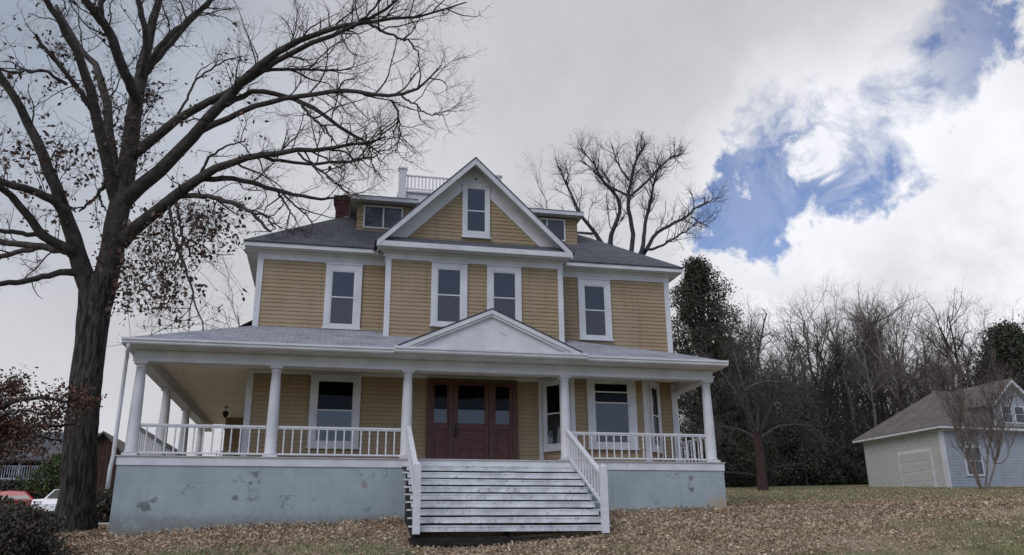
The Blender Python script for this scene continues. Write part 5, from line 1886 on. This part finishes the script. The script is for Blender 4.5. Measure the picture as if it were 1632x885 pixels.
def pale_house():
    y = 34.0
    a, b = at(212, 673, y), at(292, 722, y)
    base = gp(240, y)[2]
    h = empty('neighbour_house', (a[0], y + 4, base), 'pale grey house with a sloping gable edge seen through the left porch railing', 'house')
    x0, x1 = a[0] - 3.6, b[0] - 0.5
    q = MB()
    q.prism([(a[0], base - 0.5), (x1, base - 0.5), (x1, b[2] + 0.2), (a[0], a[2] - 0.25)], y, y + 8)
    q.build('wall', M['shed_white'], h)
    q = MB()
    q.slab([(a[0], y - 0.4, a[2]), (b[0], y - 0.4, b[2]), (b[0], y + 8.4, b[2]), (a[0], y + 8.4, a[2])], 0.28, 0)
    q.build('roof', M['roofbr'], h)
    q = MB()
    q.box(a[0] + 0.5, a[0] + 1.3, y - 0.05, y, base + 2.2, base + 3.2)
    q.build('window', M['glass'], h)


pale_house()


def car(loc, rz, paint, label, suv=False):
    h = empty('parked_car', loc, label, 'car', 'cars parked left of the oak', rz)
    H = 1.62 if suv else 1.42
    T = (loc[0], loc[1], rz)
    z0 = loc[2]
    L = 4.5
    prof = [(-L / 2, 0.32), (-L / 2 + 0.02, 0.62), (-L / 2 + 0.12, 0.84), (-1.15, 0.93), (-0.55, H - 0.04), (0.2, H), (0.95, H - 0.05), (1.6, 0.98), (L / 2 - 0.08, 0.90), (L / 2, 0.62), (L / 2 - 0.02, 0.32)]
    q = MB(T)
    rows = []
    for yy, kx, kz in ((-0.87, 0.96, 0.96), (-0.82, 1, 1), (0.82, 1, 1), (0.87, 0.96, 0.96)):
        row = []
        for x, z in prof:
            tin = 0.16 if z > 1.0 and abs(yy) > 0.5 else 0.0
            row.append((x * kx, yy * (1 - tin), z0 + (z if kz == 1 else 0.32 + (z - 0.32) * kz)))
        rows.append(row)
    for k in range(3):
        for i in range(len(prof)):
            j = (i + 1) % len(prof)
            q.poly([rows[k][i], rows[k][j], rows[k + 1][j], rows[k + 1][i]])
    q.poly(rows[0][::-1])
    q.poly(rows[3])
    q.build('body', paint, h, bevel=0.02)
    for s in (-1, 1):
        q = MB(T)
        y1 = s * 0.755
        q.poly([(-1.0, s * 0.885, z0 + 0.96), (-0.52, s * 0.72, z0 + H - 0.10), (0.9, s * 0.72, z0 + H - 0.12), (1.4, s * 0.885, z0 + 0.98)][::s])
        q.build('side_window', M['glass_door'], h)
    for xa, xb, za, zb2, nm in ((-1.17, -0.60, 0.955, H - 0.07, 'windscreen'), (1.61, 1.0, 1.0, H - 0.08, 'rear_window')):
        q = MB(T)
        dx_ = -0.012 if nm == 'windscreen' else 0.012
        q.poly([(xa + dx_, -0.68, z0 + za), (xa + dx_, 0.68, z0 + za), (xb + dx_, 0.62, z0 + zb2), (xb + dx_, -0.62, z0 + zb2)])
        q.build(nm, M['glass_door'], h)
    for x in (-1.4, 1.38):
        for s in (-1, 1):
            n = 16
            q = MB(T)
            b = len(q.v)
            for rr, yy, in ((0.32, s * 0.70), (0.32, s * 0.885), (0.20, s * 0.89), (0.18, s * 0.86)):
                for i in range(n):
                    a = 2 * math.pi * i / n
                    q.v.append(q.p(x + rr * math.cos(a), yy, z0 + 0.32 + rr * math.sin(a)))
            for k in range(3):
                for i in range(n):
                    j = (i + 1) % n
                    q.f.append((b + k * n + i, b + k * n + j, b + (k + 1) * n + j, b + (k + 1) * n + i)); q.m.append(0); q.uv.append(None)
            q.f.append(tuple(b + 3 * n + i for i in range(n))); q.m.append(1); q.uv.append(None)
            q.build('wheel', [M['rubber'], M['greywood']], h)
    for s in (-1, 1):
        q = MB(T)
        q.box(-L / 2 - 0.01, -L / 2 + 0.1, s * 0.55 - 0.14, s * 0.55 + 0.14, z0 + 0.62, z0 + 0.76)
        q.build('headlight', M['carwhite'], h)
        q = MB(T)
        q.box(L / 2 - 0.1, L / 2 + 0.01, s * 0.6 - 0.14, s * 0.6 + 0.14, z0 + 0.62, z0 + 0.80)
        q.build('tail_light', M['redpaint'], h)


p = gp(26, 31)
car((p[0], 31, p[2]), math.radians(172), M['redpaint'], 'red car mostly hidden behind the dark bush and the white car')
p = gp(112, 24)
car((p[0], 24, p[2]), math.radians(80), M['carwhite'], 'white car showing its front beside the oak trunk')

# thin lamp post on the lawn edge
b = gp(1287, 34)
tz = at(1286, 724, 34)[2]
lp = empty('lamp_post', b, 'thin dark lamp post at the edge of the wood right of the porch', 'lamp post')
q = MB()
q.lathe([(0.09, b[2] - 0.1), (0.09, b[2] + 0.15), (0.045, b[2] + 0.2), (0.035, tz - 0.35)], b[0], 34, 8)
q.build('post', M['iron'], lp)
q = MB()
q.lathe([(0.05, tz - 0.35), (0.12, tz - 0.3), (0.14, tz - 0.08), (0.16, tz - 0.06), (0.03, tz)], b[0], 34, 8)
q.build('lamp_head', M['iron'], lp)


# ------------------------------------------------------------------ neighbouring house on the right
def right_house():
    cx, cy, a = 28.45, 19.1, math.radians(4)
    T = (cx, cy, a)       # local x runs along the shade-toned front, local y runs back along the lit-toned side
    LW, LX, ZE = 6.3, 16.0, 3.9
    gz = float(hgt(cx, cy)) - 0.4
    h = empty('neighbour_house', (cx + 6, cy + 4, gz + 0.4), 'pale sage house with painted-shade front and brown hipped roof at the right edge', 'house')
    q = MB(T)
    q.box(0.02, LX, 0.02, LW, gz - 2, ZE)
    clapboard(q, 0, LX, gz - 1, ZE - 0.15, 0.02, 0.16, 1)
    q.T = (cx - LW * math.sin(a), cy + LW * math.cos(a), a - math.pi / 2)
    clapboard(q, 0, LW, gz - 1, ZE - 0.15, 0.02, 0.16, 0)
    q.build('wall', [M['sage'], M['sage_shade']], h)
    q = MB(T)
    q.box(-0.03, 0.18, -0.035, 0.0, gz, ZE - 0.15)
    q.box(-0.035, 0.0, 0.0, 0.18, gz, ZE - 0.15)
    q.box(-0.03, LX, -0.04, 0.0, ZE - 0.15, ZE - 0.02)
    q.box(-0.04, -0.0, 0, LW, ZE - 0.15, ZE - 0.02)
    # fascia
    o = 0.42
    q.box(-o, LX + o, -o, -o + 0.03, ZE - 0.06, ZE + 0.09)
    q.box(-o, -o + 0.03, -o + 0.03, LW + o, ZE - 0.06, ZE + 0.09)
    q.box(-o + 0.03, LX, -o + 0.03, 0, ZE - 0.04, ZE - 0.01)
    q.box(-o + 0.03, 0, 0, LW + o, ZE - 0.04, ZE - 0.01)
    q.build('trim', M['white'], h)
    # hipped roof
    def loc(u, v, z):
        return MB(T).p(u, v, z)
    hh = (LW + 2 * o) / 2
    zr = ZE + 0.1 + hh * 0.74
    c = [loc(-o, -o, ZE + 0.1), loc(LX + o, -o, ZE + 0.1), loc(LX + o, LW + o, ZE + 0.1), loc(-o, LW + o, ZE + 0.1)]
    r0, r1 = loc(-o + hh, -o + hh, zr), loc(LX + o - hh, -o + hh, zr)
    q = MB()
    q.slab([c[0], c[1], r1, r0], 0.06)
    q.slab([c[1], c[2], r1], 0.06)
    q.slab([c[2], c[3], r0, r1], 0.06)
    q.slab([c[3], c[0], r0], 0.06)
    q.build('roof', M['roofbr'], h)
    # gabled wall dormer
    d0, d1 = 3.6, 6.4
    dm = (d0 + d1) / 2
    zd = ZE + 1.5
    zp = zd + 1.25
    q = MB(T)
    q.prism([(d0, ZE - 0.1), (d1, ZE - 0.1), (d1, zd), (dm, zp), (d0, zd)][::-1], -0.25, 3.4)
    dd = q.build('dormer', M['sage_shade'], h)
    q = MB(T)
    for s in (-1, 1):
        xe = dm + s * (d1 - dm + 0.3)
        ze = zd - 0.27
        pts = [(dm, zp + 0.08), (xe, ze + 0.08), (xe, ze - 0.10), (dm, zp - 0.12)]
        q.prism(pts if s < 0 else pts[::-1], -0.60, -0.55)
        pts = [(dm, zp + 0.02), (xe, ze + 0.02), (xe, ze - 0.02), (dm, zp - 0.02)]
        q.prism(pts if s < 0 else pts[::-1], -0.55, -0.25)
    q.box(d0 - 0.02, d0 + 0.16, -0.29, -0.25, ZE - 0.1, zd)
    q.box(d1 - 0.16, d1 + 0.02, -0.29, -0.25, ZE - 0.1, zd)
    q.box(d0, d1, -0.30, -0.25, ZE - 0.1, ZE + 0.05)
    q.build('rake_trim', M['white'], dd)
    q = MB()
    for s in (-1, 1):
        xe = dm + s * (d1 - dm + 0.32)
        q.slab([loc(dm, -0.62, zp + 0.13), loc(dm, 3.6, zp + 0.13), loc(xe, 3.6, zd - 0.15), loc(xe, -0.62, zd - 0.15)], 0.04)
    q.build('dormer_roof', M['roofbr'], dd)
    for k in (-1, 1):
        q = MB(T)
        x0, x1 = dm + k * 0.45 - 0.38, dm + k * 0.45 + 0.38
        q.box(x0, x1, -0.30, -0.25, ZE + 0.35, ZE + 1.35)
        w = q.build('dormer_window', M['white'], dd)
    q = MB(T)
    for k in (-1, 1):
        q.box(dm + k * 0.45 - 0.30, dm + k * 0.45 + 0.30, -0.315, -0.302, ZE + 0.43, ZE + 0.86)
        q.box(dm + k * 0.45 - 0.30, dm + k * 0.45 + 0.30, -0.315, -0.302, ZE + 0.90, ZE + 1.28)
    q.build('dormer_panes', M['glass_low'], dd)
    # windows and a side door opening below
    for x in (1.9, 8.3):
        q = MB(T)
        q.box(x - 0.6, x + 0.6, -0.06, -0.0, gz + 1.1, gz + 2.7)
        w = q.build('window', M['white'], h)
        q = MB(T)
        q.box(x - 0.5, x + 0.5, -0.075, -0.062, gz + 1.2, gz + 1.88)
        q.box(x - 0.5, x + 0.5, -0.075, -0.062, gz + 1.93, gz + 2.6)
        q.build('pane', M['glass_low'], w)
    q = MB(T)
    q.box(-0.07, -0.0, 0.8, 3.4, gz + 0.3, gz + 2.65)
    gd = q.build('garage_door', M['white'], h)
    q = MB(T)
    for i in range(4):
        q.box(-0.09, -0.072, 0.92, 3.28, gz + 0.38 + i * 0.55, gz + 0.86 + i * 0.55)
    q.build('door_panel', M['sage'], gd)


right_house()


# ------------------------------------------------------------------ ground cover
def litter():
    r = np.random.default_rng(123)
    n = 420000
    x = r.uniform(-14, 24, n)
    y = -4.6 + 9.5 * r.random(n) ** 1.1
    inside = (x > PL) & (x < PR) & (y > -0.02)
    st_ = (x > XL) & (x < XR) & (y > -2.2)
    dens = 0.55 + 0.45 * np.sin(x * 0.9 + 1.3) * np.sin(y * 1.3 + x * 0.5)
    thin = np.clip((-y - 1.7 + 0.6 * np.sin(x * 0.8)) / 1.2, 0, 1) * np.where((x < -2.5) | (x > 9), 0.95, 0.45)
    thin = np.maximum(thin, np.clip((y - 1.0) / 4, 0, 1) * 0.8)
    thin = np.maximum(thin, np.clip((x - 8) / 5, 0, 1) * 0.55)
    drift = np.exp(-((y + 0.12) / 0.28) ** 2) + np.exp(-((y + 2.6) / 0.2) ** 2) * ((x > XL) & (x < XR))
    thin = thin - drift * 0.8
    keep = ~inside & ~st_ & (r.random(n) < np.clip(dens + 0.35 - thin, 0.12, 1))
    x, y = x[keep], y[keep]
    z = hgt(x, y) + r.uniform(0.003, 0.06, len(x)) + r.random(len(x)) * 0.09 * np.exp(-((y + 0.1) / 0.25) ** 2)
    C = np.stack([x, y, z], 1)
    big = r.random(len(C)) < 0.25
    V, F = join([leaf_quads(C[~big], 0.025, r, flatz=0.6), leaf_quads(C[big], 0.042, r, flatz=0.5)])
    o = mesh_np('fallen_leaves', V, F, [M['lit1'], M['lit2'], M['lit3']], None, r.choice([0, 1, 2], len(F), p=[.45, .33, .22]))
    tag(o, 'tan and brown fallen leaves carpeting the lawn before the house', 'fallen leaves', kind='stuff')
    # scattered leaves on the lawn to the right and beside the drive
    n = 60000
    x = np.concatenate([r.uniform(5.5, 34, n), r.uniform(-16, -9, n // 4)])
    y = np.concatenate([0.5 + 24 * r.random(n) ** 1.5, r.uniform(-1, 8.5, n // 4)])
    ok = ~((x < PR) & (x > PL) & (y > 0)) & (r.random(len(x)) < 0.55 + 0.45 * np.sin(x * 0.7 + y * 0.4))
    x, y = x[ok], y[ok]
    o2 = mesh_np('scattered_leaves', *leaf_quads(np.stack([x, y, hgt(x, y) + r.uniform(0.02, 0.08, len(x))], 1), 0.045, r, flatz=0.6), [M['lit1'], M['lit2']], None, r.choice([0, 1], len(x), p=[.5, .5]))
    tag(o2, 'thin scatter of brown leaves on the grass beside and behind the house', 'fallen leaves', kind='stuff')
    # grass
    n = 260000
    x = np.concatenate([r.uniform(-13, 16, n // 2), r.uniform(5.5, 34, n // 2)])
    y = np.concatenate([-5.2 + 4.6 * r.random(n // 2), r.uniform(2, 30, n // 2)])
    d = 0.5 + 0.5 * np.sin(x * 1.1 + 0.4) * np.sin(y * 1.9 + x * 0.7 + 1)
    w = np.where(y < 0, np.clip((-y - 1.4) / 1.2, 0.03, 1) * np.where((x < -2.5) | (x > 9), 0.35 + 0.65 * d, 0.35 * d), 0.8)
    keep = (r.random(len(x)) < w) & ~((x > PL) & (x < PR) & (y > -0.05)) & ~((x > XL - .1) & (x < XR + .1) & (y > -2.5))
    x, y = x[keep], y[keep]
    z = hgt(x, y)
    m = len(x)
    hgt_ = np.where(y < 0, r.uniform(0.04, 0.10, m), r.uniform(0.05, 0.12, m))
    a = r.uniform(0, 6.28, m)
    wd = np.where(y < 0, 0.010, 0.02)
    dx_, dy_ = np.cos(a) * wd, np.sin(a) * wd
    lx, ly = r.normal(size=m) * 0.03, r.normal(size=m) * 0.03
    V = np.stack([np.stack([x - dx_, y - dy_, z], 1), np.stack([x + dx_, y + dy_, z], 1), np.stack([x + lx, y + ly, z + hgt_], 1)], 1).reshape(-1, 3)
    F = np.arange(3 * m).reshape(m, 3)
    o = mesh_np('grass', V, F, [M['grass'], M['grass2']], None, (r.random(m) < np.where(x > 4, 0.68, 0.4)).astype(int))
    tag(o, 'short winter grass among the fallen leaves', 'grass', kind='stuff')


litter()
